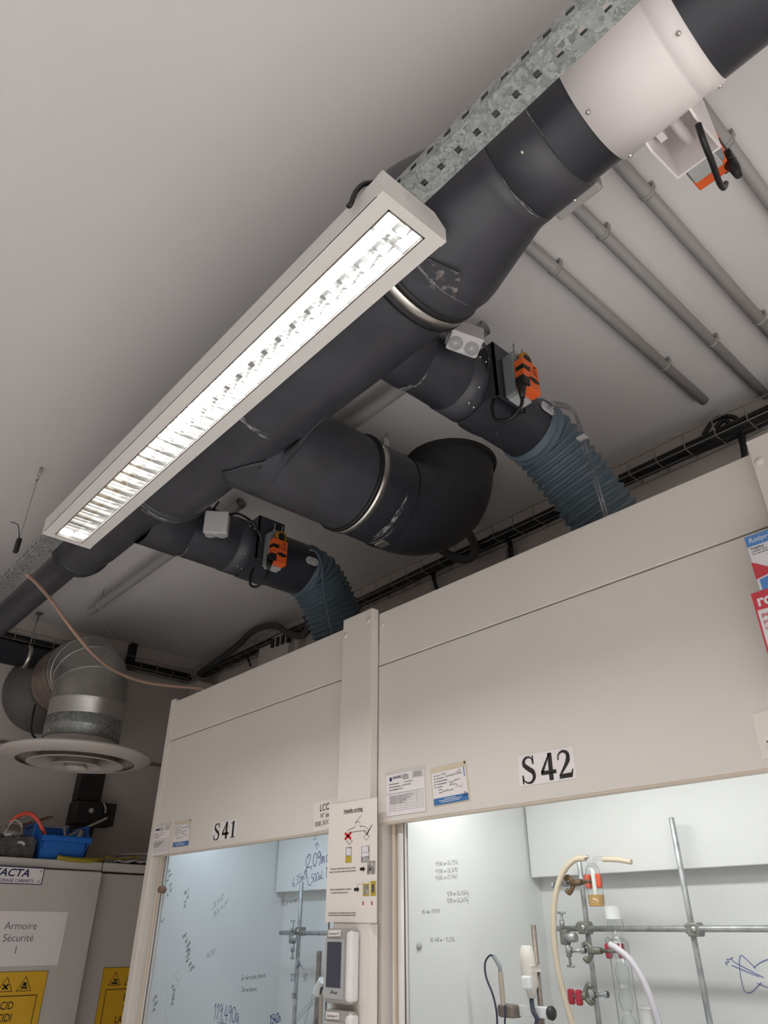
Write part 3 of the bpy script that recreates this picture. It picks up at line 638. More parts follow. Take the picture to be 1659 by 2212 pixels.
cord('blue_tube', [onX(668, 1188, -1.945), onX(682, 1192, -1.93), onX(694, 1215, -1.915), onX(698, 1262, -1.905), onX(703, 1298, -1.90), onX(712, 1345, -1.89), onX(722, 1390, -1.88)], .0048, 'hose', 'slim blue tube lying along the smaller ribbed hose', 'tube')
# ------------------------------------------------------------------ grey conduits
def conduit(a, b, r, clips, label, group, open_end=None):
    a, b = V(a), V(b); t = thing('grey_conduit', (a+b)/2, label, 'conduit', group); m = MB()
    if open_end: m.tube([a, b], r, 20, False); m.tube([a, b], r*.82, 20, False)
    else: m.tube([a, b], r, 20)
    m.build('pipe', 'cpipe', t); d = (b-a).normalized()
    for f in clips:
        p = V(f); c = MB(); c.lathe([(r, -.006), (r+.0025, -.006), (r+.0025, .006), (r, .006)], p, d, 20)
        s = V((.004, 0, 0)); c.box(p+V((r*.7, -.006, r*.2)), p+V((r+.006, .006, CZ-p.z))); c.build('clip', 'cpipe', t)
    return t
for (px, yA, yE_, cl, lab, r) in (((1137, 540.7), .72, 2.0, ((1200, 580), (1437, 788)), 'first grey ceiling conduit from the duct, ending short of the cable tray', .0155),
                         ((1293.7, 511), .72, 2.09, ((1300, 505), (1535, 740)), 'middle grey ceiling conduit reaching the cable tray', .0145),
                         ((1388.7, 427.7), .72, 2.09, ((1396, 418), (1640, 690)), 'grey ceiling conduit beside the orange actuator below the white damper', .0155),
                         ((1600, 372), .9, 2.09, ((1562, 310),), 'grey ceiling conduit at the upper right edge', .0145)):
    zc = CZ-r-.004; p = onZ(*px, zc); x = p.x + r*.75
    yE_ = onZ(1520, 866, zc).y if yE_ == 2.0 else min(yE_, YW-.005)
    conduit((x, yA, zc), (x, yE_, zc), r, [(x, onZ(*c, zc).y, zc) for c in cl], lab, 'grey conduits on the ceiling')
CY, CZ2 = 1.112, 2.982
t = conduit((-3.47, CY, CZ2), (-2.06, CY, CZ2), .021, [], 'thick grey conduit along the ceiling behind the left branch duct, open at its near end', 'grey conduits along the duct', True)
m = MB(); p = onY(216, 1306, CY); m.lathe([(.021, -.010), (.0245, -.010), (.0245, .010), (.021, .010)], (p.x, CY, CZ2), (1, 0, 0), 24); m.build('clip', 'cpipe', t)
m = MB(); m.cyl((p.x, CY, CZ2+.02), (p.x+.01, CY, CZ), .002, 6); m.box((p.x-.006, CY-.006, CZ2+.10), (p.x+.010, CY+.006, CZ2+.112)); m.build('hanger_wire', 'zinc', t)
m = MB(); m.cyl((p.x, CY, CZ2-.022), (-3.43, 1.25, 2.86), .0012, 6); m.build('stay_wire', 'zinc', t)
conduit((-1.55, CY, CZ2), (onY(1047, 701, CY).x, CY, CZ2), .021, [], 'grey conduit crossing behind the right-hand branch duct, open end beyond the junction box', 'grey conduits along the duct', True)
# ------------------------------------------------------------------ cable trays and cables
def basket(name, a, d, n, L, label, w=.05, h=.05, pit=.1):
    # wire basket: a start, d direction along, n direction away from the wall
    a, d, n = V(a), V(d), V(n); z = V((0, 0, 1)); m = MB(); r = .0022
    for o, k in ((0, 0), (0, h), (w, 0), (w, h), (w*.5, 0)):
        P = [a + d*(L*i/24) + n*o + z*(k + (.0035*math.sin(i*1.9) if k else 0)) for i in range(25)]; m.tube(P, r, 6, True)
    for i in range(int(L/pit)+1):
        p = a + d*(pit*i); m.tube([p+z*h, p, p+n*w, p+n*w+z*h], r, 6, True, False)
    return tag(m.build(name, 'zinc'), label, 'cable tray', 'wire cable trays')
TZ = 2.925; TLZ = 2.900
basket('cable_tray', (XL+.06, YW-.008, TZ), (1, 0, 0), (0, -1, 0), 5.6, 'wire basket cable tray along the back wall above the hoods', .085, .055)
basket('cable_tray', (XL+.008, -.5, TLZ), (0, 1, 0), (1, 0, 0), 2.45, 'wire basket cable tray along the left wall behind the galvanised duct', .085, .055)
R = random.Random(4)
for k, (dy, dz, r) in enumerate(((.020, .012, .009), (.040, .010, .011), (.060, .012, .010), (.032, .028, .008), (.052, .030, .009))):
    cord('black_cable', [(XL+.1+.15*k*0 + i*.28, YW-dy-.010+R.uniform(-.005, .005), TZ+dz+R.uniform(-.003, .005)) for i in range(21)], r, 'cable', 'black cable lying in the wire tray along the back wall', 'cable', 'cables in the back wall tray', 8)
for k, (dx, dz, r) in enumerate(((.022, .012, .011), (.046, .012, .012), (.068, .012, .010), (.040, .032, .011))):
    cord('black_cable', [(XL+.008+dx+R.uniform(-.004, .004), -.5+.27*i, TLZ+dz+R.uniform(-.003, .005)) for i in range(10)], r, 'cable', 'black cable lying in the wire tray along the left wall', 'cable', 'cables in the left wall tray', 8)
yb = YW-.045
for pts, r, lab in (([(1520, 940), (1538, 912), (1562, 900), (1588, 903), (1600, 922), (1606, 950), (1612, 1000), (1618, 1030)], .0075, 'black cable looping out of the tray and down behind the right column'),
                    ([(1545, 925), (1565, 908), (1590, 930), (1602, 955), (1608, 1000), (1613, 1030)], .0075, 'second black cable bound to the one looping down behind the right column'),
                    ([(1060, 1160), (1085, 1152), (1100, 1170), (1104, 1190), (1106, 1230)], .010, 'black cable bending down into a short grey sleeve above the S 42 hood'),
                    ([(920, 1225), (932, 1240), (938, 1258), (946, 1285)], .006, 'left one of two thin black cables dropping above the S 42 hood'),
                    ([(945, 1215), (938, 1235), (940, 1258), (952, 1285)], .006, 'right one of two thin black cables dropping above the S 42 hood'),
                    ([(530, 1415), (537, 1425), (541, 1439)], .005, 'short black cable end poking down from the tray corner section')):
    cord('black_cable', [onY(*p, yb) for p in pts], r, 'cable', lab)
p = onY(1103, 1190, YW-.03); tag(MB().cyl((p.x, p.y, 2.35), (p.x, p.y, p.z+.006), .019, 16).build('cable_sleeve', 'cpipe'), 'short grey upright sleeve taking a black cable above the S 42 hood', 'conduit')
yc = YW-.11
cord('corrugated_conduit', [onY(x, y, yc) for x, y in ((955, 1190), (985, 1205), (1010, 1208), (1025, 1195), (1022, 1170), (1005, 1140))], .017, 'cableg', 'dark grey corrugated conduit looping out of the tray beside the wide elbow', 'conduit', None, 14)
cord('corrugated_conduit', [onY(x, y, yc) for x, y in ((430, 1455), (500, 1405), (550, 1362), (595, 1352), (625, 1370), (655, 1372), (666, 1350), (660, 1330))], .017, 'cableg', 'dark grey corrugated conduit arching over the tray left of the smaller hose', 'conduit', None, 14)
# plug cluster and wall boxes left of the smaller hose
m = MB()
for i in range(4):
    p = onY(590+i*11, 1392-i*4, YW-.09); m.rbox(p-V((.012, .01, .02)), p+V((.012, .01, .03)), .003)
tag(m.build('plug_cluster', 'black'), 'black plugs hanging from the tray left of the smaller hose', 'plug')
for (px0, px1, py0, py1, d, lab) in ((560, 585, 1395, 1440, .07, 'narrow grey wall box behind the S 41 hood'), (586, 620, 1378, 1420, .09, 'pale grey wall box below the black plugs'), (622, 640, 1360, 1412, .05, 'grey upright trunking beside the smaller hose')):
    a = onY(px0, py0, YW-d); b = onY(px1, py1, YW-d); tag(MB().rbox((min(a.x, b.x), YW-d, 2.30), (max(a.x, b.x), YW, a.z), .004).build('wall_box', 'cabin'), lab, 'wall box')
a = onX(277, 1400, XL+.03); tag(MB().box((XL, 1.54, 2.90), (XL+.05, 1.575, 3.05)).build('tray_bracket', 'blackbox'), 'dark bracket on the left wall behind the galvanised elbow', 'bracket')
p = onY(425, 1480, 1.92); tag(MB().rbox((p.x-.05, 1.9, 2.35), (p.x+.05, YW, 2.86), .006).build('wall_column', 'wall'), 'pale square trunking in the back corner', 'trunking')
cord('pink_rubber_tube', [onZ(58, 1242, 2.652), onY(75, 1256, .60), onY(110, 1296, .72), onY(150, 1352, .85), onY(200, 1412, 1.0), onY(250, 1450, 1.15), onY(310, 1473, 1.30), onY(370, 1482, 1.42), onY(420, 1486, 1.5), onY(441, 1492, 1.52), onY(438, 1515, 1.52)], .0068, 'pink', 'pinkish rubber tube sagging from the steel channel to the top of the S 41 hood', 'tube', None, 12)
# ------------------------------------------------------------------ fume hoods
HY = 1.22; YB = 1.735; YG = 1.238
def hood(x0, x1, label, col, power, left_strip):
    t = thing('fume_hood', ((x0+x1)/2, 1.65, 0), label, 'fume hood')
    zb, zs, zt = 1.822, 2.2105, 2.362
    MB().rbox((x0, HY, zs+.0025), (x1, HY+.02, zt), .002).build('upper_panel', 'hood', t)
    MB().rbox((x0, HY, zb), (x1, HY+.02, zs-.0005), .002).build('front_panel', 'hood', t)
    e = MB(); e.box((x0, HY+.002, zb-.004), (x1, HY+.024, zb)); e.build('panel_edge', 'hoodedge', t)
    m = MB(); xs = x0-.030 if left_strip else x0
    m.box((xs, HY-.004, 0), (x0, 1.95, zt+.01)) if left_strip else None
    m.box((x0-.02 if not left_strip else x0, HY+.055, 0), (x0+.02, 1.95, 2.30)); m.box((x1-.02, HY+.055, 0), (x1+.02, 1.95, 2.30))
    m.box((x0, HY+.02, 2.28), (x1, 1.95, 2.30)); m.box((x0, 1.93, 0), (x1, 1.95, 2.30)); m.build('carcass', 'hood', t)
    MB().box((x0, HY+.03, 0), (x1, 1.9, .88)).build('base_cabinet', 'hood', t)
    MB().box((x0, HY+.01, .88), (x1, 1.9, .91)).build('worktop', 'agreyl', t)
    xi0, xi1 = x0+.076, x1-.076
    m = MB(); m.box((x0+.0756, HY+.028, .91), (xi0, HY+.0605, zb+.1)); m.box((x0+.02, HY+.0605, .91), (xi0, YB+.02, 2.28)); m.build('side_liner', 'inner', t)
    m = MB(); m.box((xi1, HY+.06, .91), (x1-.02, YB+.02, 2.28)); m.build('side_liner', 'inner', t)
    MB().box((xi0, YB, .91), (xi1, YB+.012, 1.86)).build('lower_baffle', 'inner', t)
    MB().rbox((xi0+.006, YB-.046, 1.722), (xi1-.006, YB-.034, 2.27), .002).build('upper_baffle', 'inner', t)
    MB().box((xi0, YB+.06, .91), (xi1, YB+.07, 2.28)).build('rear_wall', 'inner', t)
    MB().box((xi0, HY+.06, 2.262), (xi1, YB, 2.28)).build('roof_liner', 'inner', t)
    # jambs: edge strip, groove, warm strip, rounded pillar
    for s, xe in ((1, x0), (-1, x1)):
        j = MB(); X = lambda a, b: (min(xe+s*a, xe+s*b), max(xe+s*a, xe+s*b))
        a = X(0, .014); j.box((a[0], HY+.004, .9), (a[1], HY+.028, zb)); j.build('jamb_strip', 'hood', t); j = MB()
        a = X(.031, .036); j.box((a[0], HY+.020, .9), (a[1], HY+.06, zb)); j.build('jamb_strip', mat('warm_edge_strip', (.76, .66, .54), .5), t)
        g = MB(); a = X(.014, .030); g.box((a[0], HY+.028, .9), (a[1], HY+.06, zb)); g.build('jamb_channel', mat('channel_grey', (.50, .50, .50), .4), t)
        p = MB(); xc = xe+s*.057; p.tube([(xc, HY+.036, .9), (xc, HY+.036, zb-.001)], .0175, 24); p.box((xc-.0175, HY+.036, .9), (xc+.0175, HY+.06, zb)); p.build('jamb_pillar', 'jamb', t)
        q = MB(); a = X(.0748, .0766); q.box((a[0], HY+.0140, .9), (a[1], HY+.0175, zb)); q.build('sash_gasket', 'groove', t)
    MB().box((x0+.077, YG, .95), (x1-.077, YG+.006, zb+.06)).build('sash_glass', 'sash', t)
    MB().box((x0+.077, YG-.003, .93), (x1-.077, YG+.010, .955)).build('sash_handle', 'steel', t)
    lt = MB(); lt.cyl((xi0+.08, HY+.125, 1.985), (xi1-.08, HY+.125, 1.985), .013, 12)
    lt.build('hood_tube_light', emis('hood_tube', col, 2.0), t)
    m = MB(); m.box((xi0+.05, HY+.095, 2.0), (xi1-.05, HY+.155, 2.03)); m.build('light_fitting', 'inner', t)
    area('hood_light', ((x0+x1)/2, HY+.125, 1.965), x1-x0-.3, .05, power, col, (math.radians(4), 0, 0), t)
    for x, z in ([(x0+.012, 2.30), (x0+.012, 2.05)] if left_strip else [(x0+.016, 2.326)]): MB().lathe([(.0075, .0005), (.006, .002), (0, .0025)], (x, HY, z), (0, -1, 0), 16).build('screw_cap', 'hood', t)
    return t
H41 = hood(-2.583, -1.512, 'left fume hood marked S 41 with bluish light inside', C_41, P_HOOD41, True)
H42 = hood(-1.392, -.352, 'right fume hood marked S 42 with bright neutral light inside', C_42, P_HOOD42, False)
m = MB(); m.lathe([(0, -.002), (.0065, -.0015), (.0065, .001), (.004, .002), (.0035, .0005), (0, .0005)], onY(816, 1597, HY-.001), (0, -1, 0), 16); m.build('lock', 'steel', H42)
m = MB(); p = onY(352, 1922, YG-.006); m.lathe([(0, -.006), (.011, -.006), (.012, .0), (.011, .006), (.0085, .010), (.0085, .014), (.010, .018), (0, .019)], p, (.55, -.80, 0), 20); m.build('sash_knob', 'nutbrown', H41)
m = MB(); p = onX(906, 2044, -1.316+.002); m.lathe([(0, .003), (.006, .0025), (.007, 0)], p, (1, 0, 0), 16)
m.build('wall_screw', 'agreyl', H42)
def column(x0, x1, label):
    t = thing('service_column', ((x0+x1)/2, 1.21, 0), label, 'column', 'white columns between the hoods')
    MB().rbox((x0, 1.195, 0), (x1, 1.219, 2.374), .0015).build('cover', 'hood', t)
    MB().box((x0+.010, 1.221, 0), (x1-.002, 1.94, 2.28)).build('core', 'hood', t)
    for x, z in ((x1-.014, 2.34), (x0+.012, 2.325)): MB().lathe([(.0085, .0005), (.0068, .002), (0, .0026)], (x, 1.195, z), (0, -1, 0), 16).build('screw_cap', 'hood', t)
    return t
CL = column(-1.5195, -1.3925, 'white column between the S 41 and S 42 hoods carrying the needle poster')
column(-.3475, -.2205, 'white column at the right edge beside the S 42 hood')
MB().prism([(-1.3922, 1.197, 0), (-1.3810, 1.213, 0), (-1.3922, 1.213, 0)], (0, 0, 1.612)).build('edge_bead', 'hood', CL)
# ------------------------------------------------------------------ strokes for the big serif numbers
def glyph(sh, mb, ch, x, y, s, xs=.62):
    def L(pts, ws):
        Q = []; W_ = []
        P = spl([V((p[0], p[1], 0)) for p in pts], 8); n = len(pts)-1
        for i, q in enumerate(P):
            f = i/(len(P)-1)*n; k = min(int(f), n-1); W_.append((ws[k]*(1-(f-k)) + ws[k+1]*(f-k))*s); Q.append((x+q.x*s*xs/sh.w, y+q.y*s/sh.h))
        sh.line(mb, Q, W_, .0013)
    def Pg(pts): sh.poly(mb, [(x+a*s*xs/sh.w, y+b*s/sh.h) for a, b in pts], .0013)
    if ch == 'S':
        L([(.70, .72), (.62, .90), (.42, .965), (.22, .88), (.20, .70), (.42, .54), (.66, .40), (.72, .20), (.56, .04), (.34, .03), (.16, .12), (.08, .30)], [.04, .05, .07, .12, .16, .18, .18, .14, .09, .06, .05, .04]); Pg([(.66, .68), (.74, .68), (.74, 1.0), (.68, 1.0)]); Pg([(.06, 0), (.12, 0), (.14, .32), (.06, .32)])
    if ch == '4':
        Pg([(.46, 0), (.68, 0), (.68, .98), (.46, .98)]); Pg([(.04, .22), (.86, .22), (.86, .36), (.04, .36)]); Pg([(.04, .36), (.04, .26), (.16, .30), (.52, .86), (.60, .98), (.52, .98)])
    if ch == '2':
        L([(.10, .66), (.14, .86), (.38, .95), (.60, .84), (.60, .62), (.42, .40), (.22, .20), (.10, .08)], [.05, .06, .09, .15, .18, .12, .08, .06]); Pg([(.06, .0), (.76, .0), (.84, .28), (.79, .28), (.72, .16), (.20, .15)])
    if ch == '1':
        Pg([(.30, .06), (.52, .06), (.52, .98), (.46, .98), (.30, .92)]); Pg([(.12, 0), (.70, 0), (.70, .05), (.12, .05)]); Pg([(.10, .84), (.12, .80), (.32, .86), (.46, .98)])
def number_sign(tl, tr, bl, txt, label):
    sh = pxsheet(tl, tr, bl, onY, HY-.0004); t = thing('number_sign', sh.p(.5, 0), label, 'sign')
    sh.slab(MB()).build('sheet', 'paper', t); mb = MB(); s = sh.h*.88; tot = sh.w
    for ch, f in zip(txt, ((.05, .40, .695) if txt != 'S41' else (.06, .42, .74))): glyph(sh, mb, ch, f, .06, s, (sh.w*.325/s))
    mb.build('numerals', 'ink', t)
number_sign((1118, 1634), (1238, 1611.5), (1123, 1700), 'S42', 'white number sign reading S 42 on the right hood')
number_sign((461, 1778), (513, 1768), (456.5, 1819), 'S41', 'white number sign reading S 41 on the left hood')
# ------------------------------------------------------------------ inspection papers
def report(tl, tr, bl, seed, label, fine=True):
    sh = pxsheet(tl, tr, bl, onY, HY-.0006); t = thing('inspection_sheet', sh.p(.5, 0), label, 'paper', None)
    sh.slab(MB(), 0, 0, 1, 1, -.0002, .0004).build('plastic_sleeve', 'sleeve', t); sh.slab(MB(), .02, .01, .985, .92, .0004, .0004).build('sheet', 'paper', t)
    m = MB()
    if fine: sh.text(m, 'DANTEC', .20, .815, sh.h*.075, bold=.03, xs=1.0, k=.0016)
    else: sh.poly(m, [(.2, .80), (.42, .80), (.42, .86), (.2, .86)], .0016)
    sh.poly(m, C2(.145, .815, .035, .05, 0, 360, 10)[:-1], .0016)
    m.build('logo', 'navy', t); m = MB(); R = random.Random(seed)
    for k in range(4): sh.line(m, [(.45, .87-.03*k), (.45+R.uniform(.12, .2), .87-.03*k)], sh.h*.010, .0016)
    for k in range(3): sh.line(m, [(.73, .87-.035*k), (.93, .87-.035*k)], sh.h*.012, .0016)
    sh.frame(m, .70, .77, .96, .91, sh.h*.005, .0016)
    for k, w in enumerate((.26, .30, .22)): sh.line(m, [(.10, .70-.065*k), (.10+w, .70-.065*k)], sh.h*.013, .0016)
    for k, (a, b) in enumerate(((.55, .66), (.50, .62), (.3, .52))): sh.scribble(m, a-.06, .69-.065*k, .22, .035, seed+k, sh.h*.006, .0016)
    sh.line(m, [(.02, .485), (.97, .485)], sh.h*.006, .0016)
    for k in range(8): sh.line(m, [(.10, .44-.048*k), (.95, .44-.048*k)], sh.h*.004, .0016)
    for x in (.10, .24, .38, .52, .80, .95): sh.line(m, [(x, .44), (x, .10)], sh.h*.004, .0016)
    for k in range(4): sh.scribble(m, .12, .40-.048*k, .6-.08*k, .04, seed+9+k, sh.h*.005, .0016)
    m.build('form_print', 'inkg', t)
def waste_label(tl, tr, bl, seed, label):
    sh = pxsheet(tl, tr, bl, onY, HY-.0006); t = thing('information_card', sh.p(.5, 0), label, 'card')
    sh.slab(MB(), 0, 0, 1, 1, -.0002, .0004).build('pouch', 'tape', t); sh.slab(MB(), .03, .03, .965, .86, .0004, .0004).build('card', 'paper', t)
    m = MB(); sh.poly(m, [(.03, .03), (.965, .03), (.965, .20), (.03, .20)], .0014); sh.line(m, [(.93, .86), (.93, .62)], sh.w*.02, .0014); m.build('blue_band', 'bluep', t)
    m = MB(); sh.text(m, 'www', .5, .14, sh.h*.04, 'CENTER', .02, k=.0018) if False else None
    for k, w in enumerate((.30, .62, .5)): sh.line(m, [(.48-w/2, .165-.04*k), (.48+w/2, .165-.04*k)], sh.h*.014, .0018)
    m.build('band_print', 'paper', t)
    m = MB()
    for k, (x, w) in enumerate(((.16, .10), (.16, .22), (.16, .30), (.16, .28), (.16, .16), (.2, .08), (.2, .10))):
        y = .77-.073*k; sh.line(m, [(x, y), (x+w, y)], sh.h*.014, .0016); sh.poly(m, C2(.11, y, .018, .016, 0, 360, 8)[:-1], .0016) if k < 5 else None
    for k, (x, y, w) in enumerate(((.3, .76, .14), (.42, .69, .2), (.5, .53, .16), (.5, .46, .16), (.62, .70, .26), (.66, .55, .12), (.3, .33, .3))): sh.scribble(m, x, y, w, .06, seed+k, sh.h*.008, .0016)
    sh.scribble(m, .66, .36, .2, .13, seed+20, sh.h*.008, .0016); sh.scribble(m, .72, .74, .14, .11, seed+21, sh.h*.008, .0016)
    m.build('handwriting', 'inkg', t)
    m = MB(); sh.poly(m, [(.95, .93), (.985, .93), (.985, .995), (.95, .995)], .0012); sh.line(m, [(.90, .24), (.84, .155), (.96, .155)], sh.h*.02, .002, True); m.build('mark', 'ink', t)
report((833, 1669), (917, 1652), (834, 1765), 3, 'inspection form in a clear sleeve left of the blue-banded card on the S 42 hood')
waste_label((929, 1661), (1006, 1643), (937, 1744), 5, 'card with a blue bottom band under yellowed tape on the S 42 hood')
report((331, 1784), (371, 1775), (322, 1851), 11, 'grey-looking inspection form at the left corner of the S 41 hood', False)
waste_label((378, 1775), (413, 1769), (372.5, 1832), 15, 'small card with a blue bottom band on the S 41 hood')
def serial(tl, tr, bl, lines, label):
    sh = pxsheet(tl, tr, bl, onY, HY-.0004); t = thing('serial_card', sh.p(.5, 0), label, 'card'); sh.slab(MB(), 0, 0, 1, 1, 0, .0005).build('card', 'paperw', t); m = MB()
    for s, x, y, k in lines: sh.text(m, s, x, y, k, 'LEFT', 0., 0, .9, .0012)
    m.build('print', 'ink', t)
serial((679, 1735), (757, 1716), (677, 1797), (('LCC', .17, .66, .024), ('N° série', .20, .42, .016), ('3350_SO1200', .04, .17, .0150)), 'white card reading LCC and a serial number, partly behind the needle poster')
serial((1624, 1544), (1712, 1516), (1648, 1641), (('LCC', .55, .72, .022), ('N° série', .50, .46, .016), ('3350_SO1200', .17, .20, .0155)), 'white card with a number starting 3 at the right edge of the S 42 hood')
# ------------------------------------------------------------------ needle poster
sh = pxsheet((712, 1739), (815, 1722), (703, 1992), onY, 1.1935)
t = thing('needle_poster', sh.p(.5, 0), 'laminated paper poster titled Needle sorting on the column between the hoods', 'poster')
sh.slab(MB(), 0, 0, 1, 1, 0, .0006).build('sheet', 'paperw', t)
m = MB(); sh.text(m, 'Needle sorting', .52, .905, .0125, 'CENTER', .012, 0, .95); sh.line(m, [(.31, .898), (.73, .898)], .0008)
sh.line(m, [(.57, .365+.44), (.69, .365+.50)], .0009)
out = [(.44, .715), (.42, .735), (.42, .75), (.56, .77), (.57, .77), (.57, .81), (.66, .81), (.66, .77), (.76, .765), (.83, .74), (.83, .68), (.86, .68), (.80, .645), (.74, .68), (.77, .68), (.77, .73), (.48, .73), (.48, .715)]
sh.line(m, out, .0009); sh.line(m, [(.43, .665), (.43, .655), (.40, .655), (.46, .625), (.52, .655), (.49, .655), (.49, .665)], .0009)
sh.line(m, [(.77, .725), (.80, .69), (.91, .775)], [.003, .004, .001])
for x, y in ((.68, .415), (.57, .255)): sh.poly(m, [(x, y-.012), (x+.06, y-.012), (x+.06, y-.022), (x+.105, y), (x+.06, y+.022), (x+.06, y+.012), (x, y+.012)], .0013)
for s, x, y in (('Trashes are collected the same way as usual', .33, .425), ("solvents. Don't forget to label it before throwing it.", .33, .400), ("Don't put syringe bodies nor wraps in", .30, .255), ('the trash! We pay more for it.', .28, .228)): sh.text(m, s, x, y, .0053, 'CENTER', .012, 0, .92 if 'solvents' in s else 1.0)
for k in range(2): sh.text(m, ('Hydrogenated contents in NL or ODL plastic containers such as kit silicart', 'in violent rate. These containers should be thrown away with solid trashes.')[k], .06, .068-.018*k, .0042, 'LEFT', .02, 0, .80)
m.build('print', 'ink', t)
m = MB(); sh.line(m, [(.36, .672), (.49, .728)], .0062); sh.line(m, [(.36, .728), (.49, .672)], .0062)
for x in (.735, .90): sh.line(m, [(x, .135), (x+.025, .155)], .0016); sh.line(m, [(x, .155), (x+.025, .135)], .0016); sh.line(m, [(x, .134), (x+.025, .134)], .001); sh.line(m, [(x, .156), (x+.025, .156)], .001)
m.build('red_crosses', 'red', t)
m = MB(); sh.scribble(m, .60, .278, .22, .03, 77, .0005, .0012, .02); m.build('pencil_note', 'inkl', t)
for (x0, y0, x1, y1), base_m, parts in (((.385, .475, .505, .605), 'photo', (('boxwhite', (.40, .535, .495, .595)), ('photoy', (.385, .475, .505, .53)), ('ink', (.43, .50, .465, .52)))),
        ((.70, .465, .86, .60), 'photo', (('boxwhite', (.715, .55, .84, .595)), ('boxwhite', (.71, .515, .85, .545)), ('agreyl', (.73, .475, .83, .505)))),
        ((.80+.02, .37, 1.0-.03, .475), 'photo', (('ink', (.86, .395, .89, .42)), ('paper', (.90, .44, .915, .475)))),
        ((.74, .20, .86, .315), 'photoy', (('photo', (.755, .212, .85, .285)), ('paperw', (.745, .298, .855, .314)))),
        ((.885, .20, .99, .315), 'photoy', (('foam', (.905, .225, .96, .29)),))):
    o = sh.poly(MB(), [(x0, y0), (x1, y0), (x1, y1), (x0, y1)], .0011).build('printed_photo', base_m, t)
    for mm, (a, b, c, d) in parts: sh.poly(MB(), [(a, b), (c, b), (c-.004, d), (a+.004, d)], .0015).build('photo_detail', mm, o)
# ------------------------------------------------------------------ controllers on the column
def controller(tl, h, txt, label):
    p = onY(*tl, 1.195); w = .096; t = thing('hood_controller', (p.x+w/2, 1.19, p.z-h), label, 'control panel', 'hood controllers')
    MB().rbox((p.x, 1.168, p.z-h), (p.x+w, 1.195, p.z), .010, 3).build('body', 'ctrl', t)
    MB().rbox((p.x+w-.020, 1.1665, p.z-h+.004), (p.x+w+.002, 1.194, p.z-.004), .009, 3).build('side_trim', 'ctrlw', t)
    MB().box((p.x+.004, 1.1668, p.z-.132*h/.142), (p.x+.074, 1.1690, p.z-.021)).build('front_plate', 'agreyl', t)
    s = MB().box((p.x+.013, 1.1660, p.z-.113), (p.x+.064, 1.1672, p.z-.027)).build('screen', 'screen', t)
    sh = Sheet((p.x+.018, 1.1662, p.z-.0165), (.042, 0, .001), (0, 0, .012)); l = sh.slab(MB(), 0, 0, 1, 1, -.001, .003).build('name_tape', 'paper', t)
    q = MB(); sh.text(q, txt, .5, .22, .0082, 'CENTER', .0, .2, .85, .0024); q.build('print', 'ink', l)
    q = MB(); s2 = Sheet((p.x+.028, 1.1664, p.z-.1245), (.026, 0, 0), (0, 0, .007)); s2.scribble(q, 0, 0, 1, 1, 8, .0012, .0002); q.build('brand_mark', 'ink', t)
controller((722, 2005), .143, 'Sorbonne 42', 'upper silver controller with dark screen on the column, taped Sorbonne 42')
controller((718, 2177), .143, 'Sorbonne 41', 'lower silver controller on the column cut off by the photo bottom, taped Sorbonne 41')
# ------------------------------------------------------------------ glove cartons on the S 42 hood
def carton(tl, w, h, d, label, hue, rot, build_print):
    YC = 1.168; p = onY(*tl, YC); t = thing('glove_carton', (p.x+w/2, YC+.013, p.z-h), label, 'box')
    R3 = Matrix.Translation(p) @ Matrix.Rotation(rot, 4, 'Y') @ Matrix.Translation(-p)
    b = MB(); b.rbox((p.x, YC, p.z-h), (p.x+w, 1.1945, p.z), .0015); b.v = [R3 @ v for v in b.v]; b.build('box', 'boxwhite', t)
    sh = Sheet(R3 @ V((p.x, YC-.0002, p.z-h)), R3.to_3x3() @ V((w, 0, 0)), R3.to_3x3() @ V((0, 0, h))); build_print(sh, t)
def pr_blue(s, t):
    m = MB(); s.poly(m, [(0, .80), (1, .80), (1, 1), (0, 1)], .0004); s.poly(m, [(0.02, 0), (.4, 0), (.3, .12), (.16, .24), (.02, .18)], .0004); m.build('blue_print', 'boxblue', t)
    m = MB(); s.poly(m, [(0, .20), (.15, .27), (.0, .52)], .0005); m.build('red_print', 'boxred', t)
    m = MB(); s.text(m, 'Rotiprotect', .022, .865, .0118, bold=.012, k=.0007); m.build('title', 'boxwhite', t)
    m = MB(); s.text(m, 'Puderfrei', .022, .735, .0056, bold=.014, k=.0007); s.text(m, 'powder free', .022, .685, .0050, k=.0007); s.text(m, 'non poudrés', .022, .635, .0050, k=.0007); m.build('small_print', 'ink', t)
def pr_red(s, t):
    m = MB(); s.poly(m, [(0, .84), (1, .84), (1, 1), (0, 1)], .0004); s.poly(m, [(0, 0), (.012, 0), (.012, .84), (0, .84)], .0004)
    for x, y, k, w in (('puderfrei', .775, .0105, .012), ('powder free', .715, .0105, 0), ('non poudré', .655, .0105, 0), ('240 mm', .55, .0095, .015)): s.text(m, x, .03 if x[0] != '2' else .045, y, k, bold=w, k=.0007)
    m.build('red_print', 'boxred', t); m = MB(); s.text(m, 'roti', .025, .872, .027, bold=.03, k=.0008); m.build('title', 'boxwhite', t)
carton((1608, 1162), .24, .098, .02, 'white and blue glove carton at the right edge, upper one', 0, 0, pr_blue)
carton((1622, 1283), .24, .19, .02, 'white and red glove carton at the right edge, below the blue one', 0, 0, pr_red)
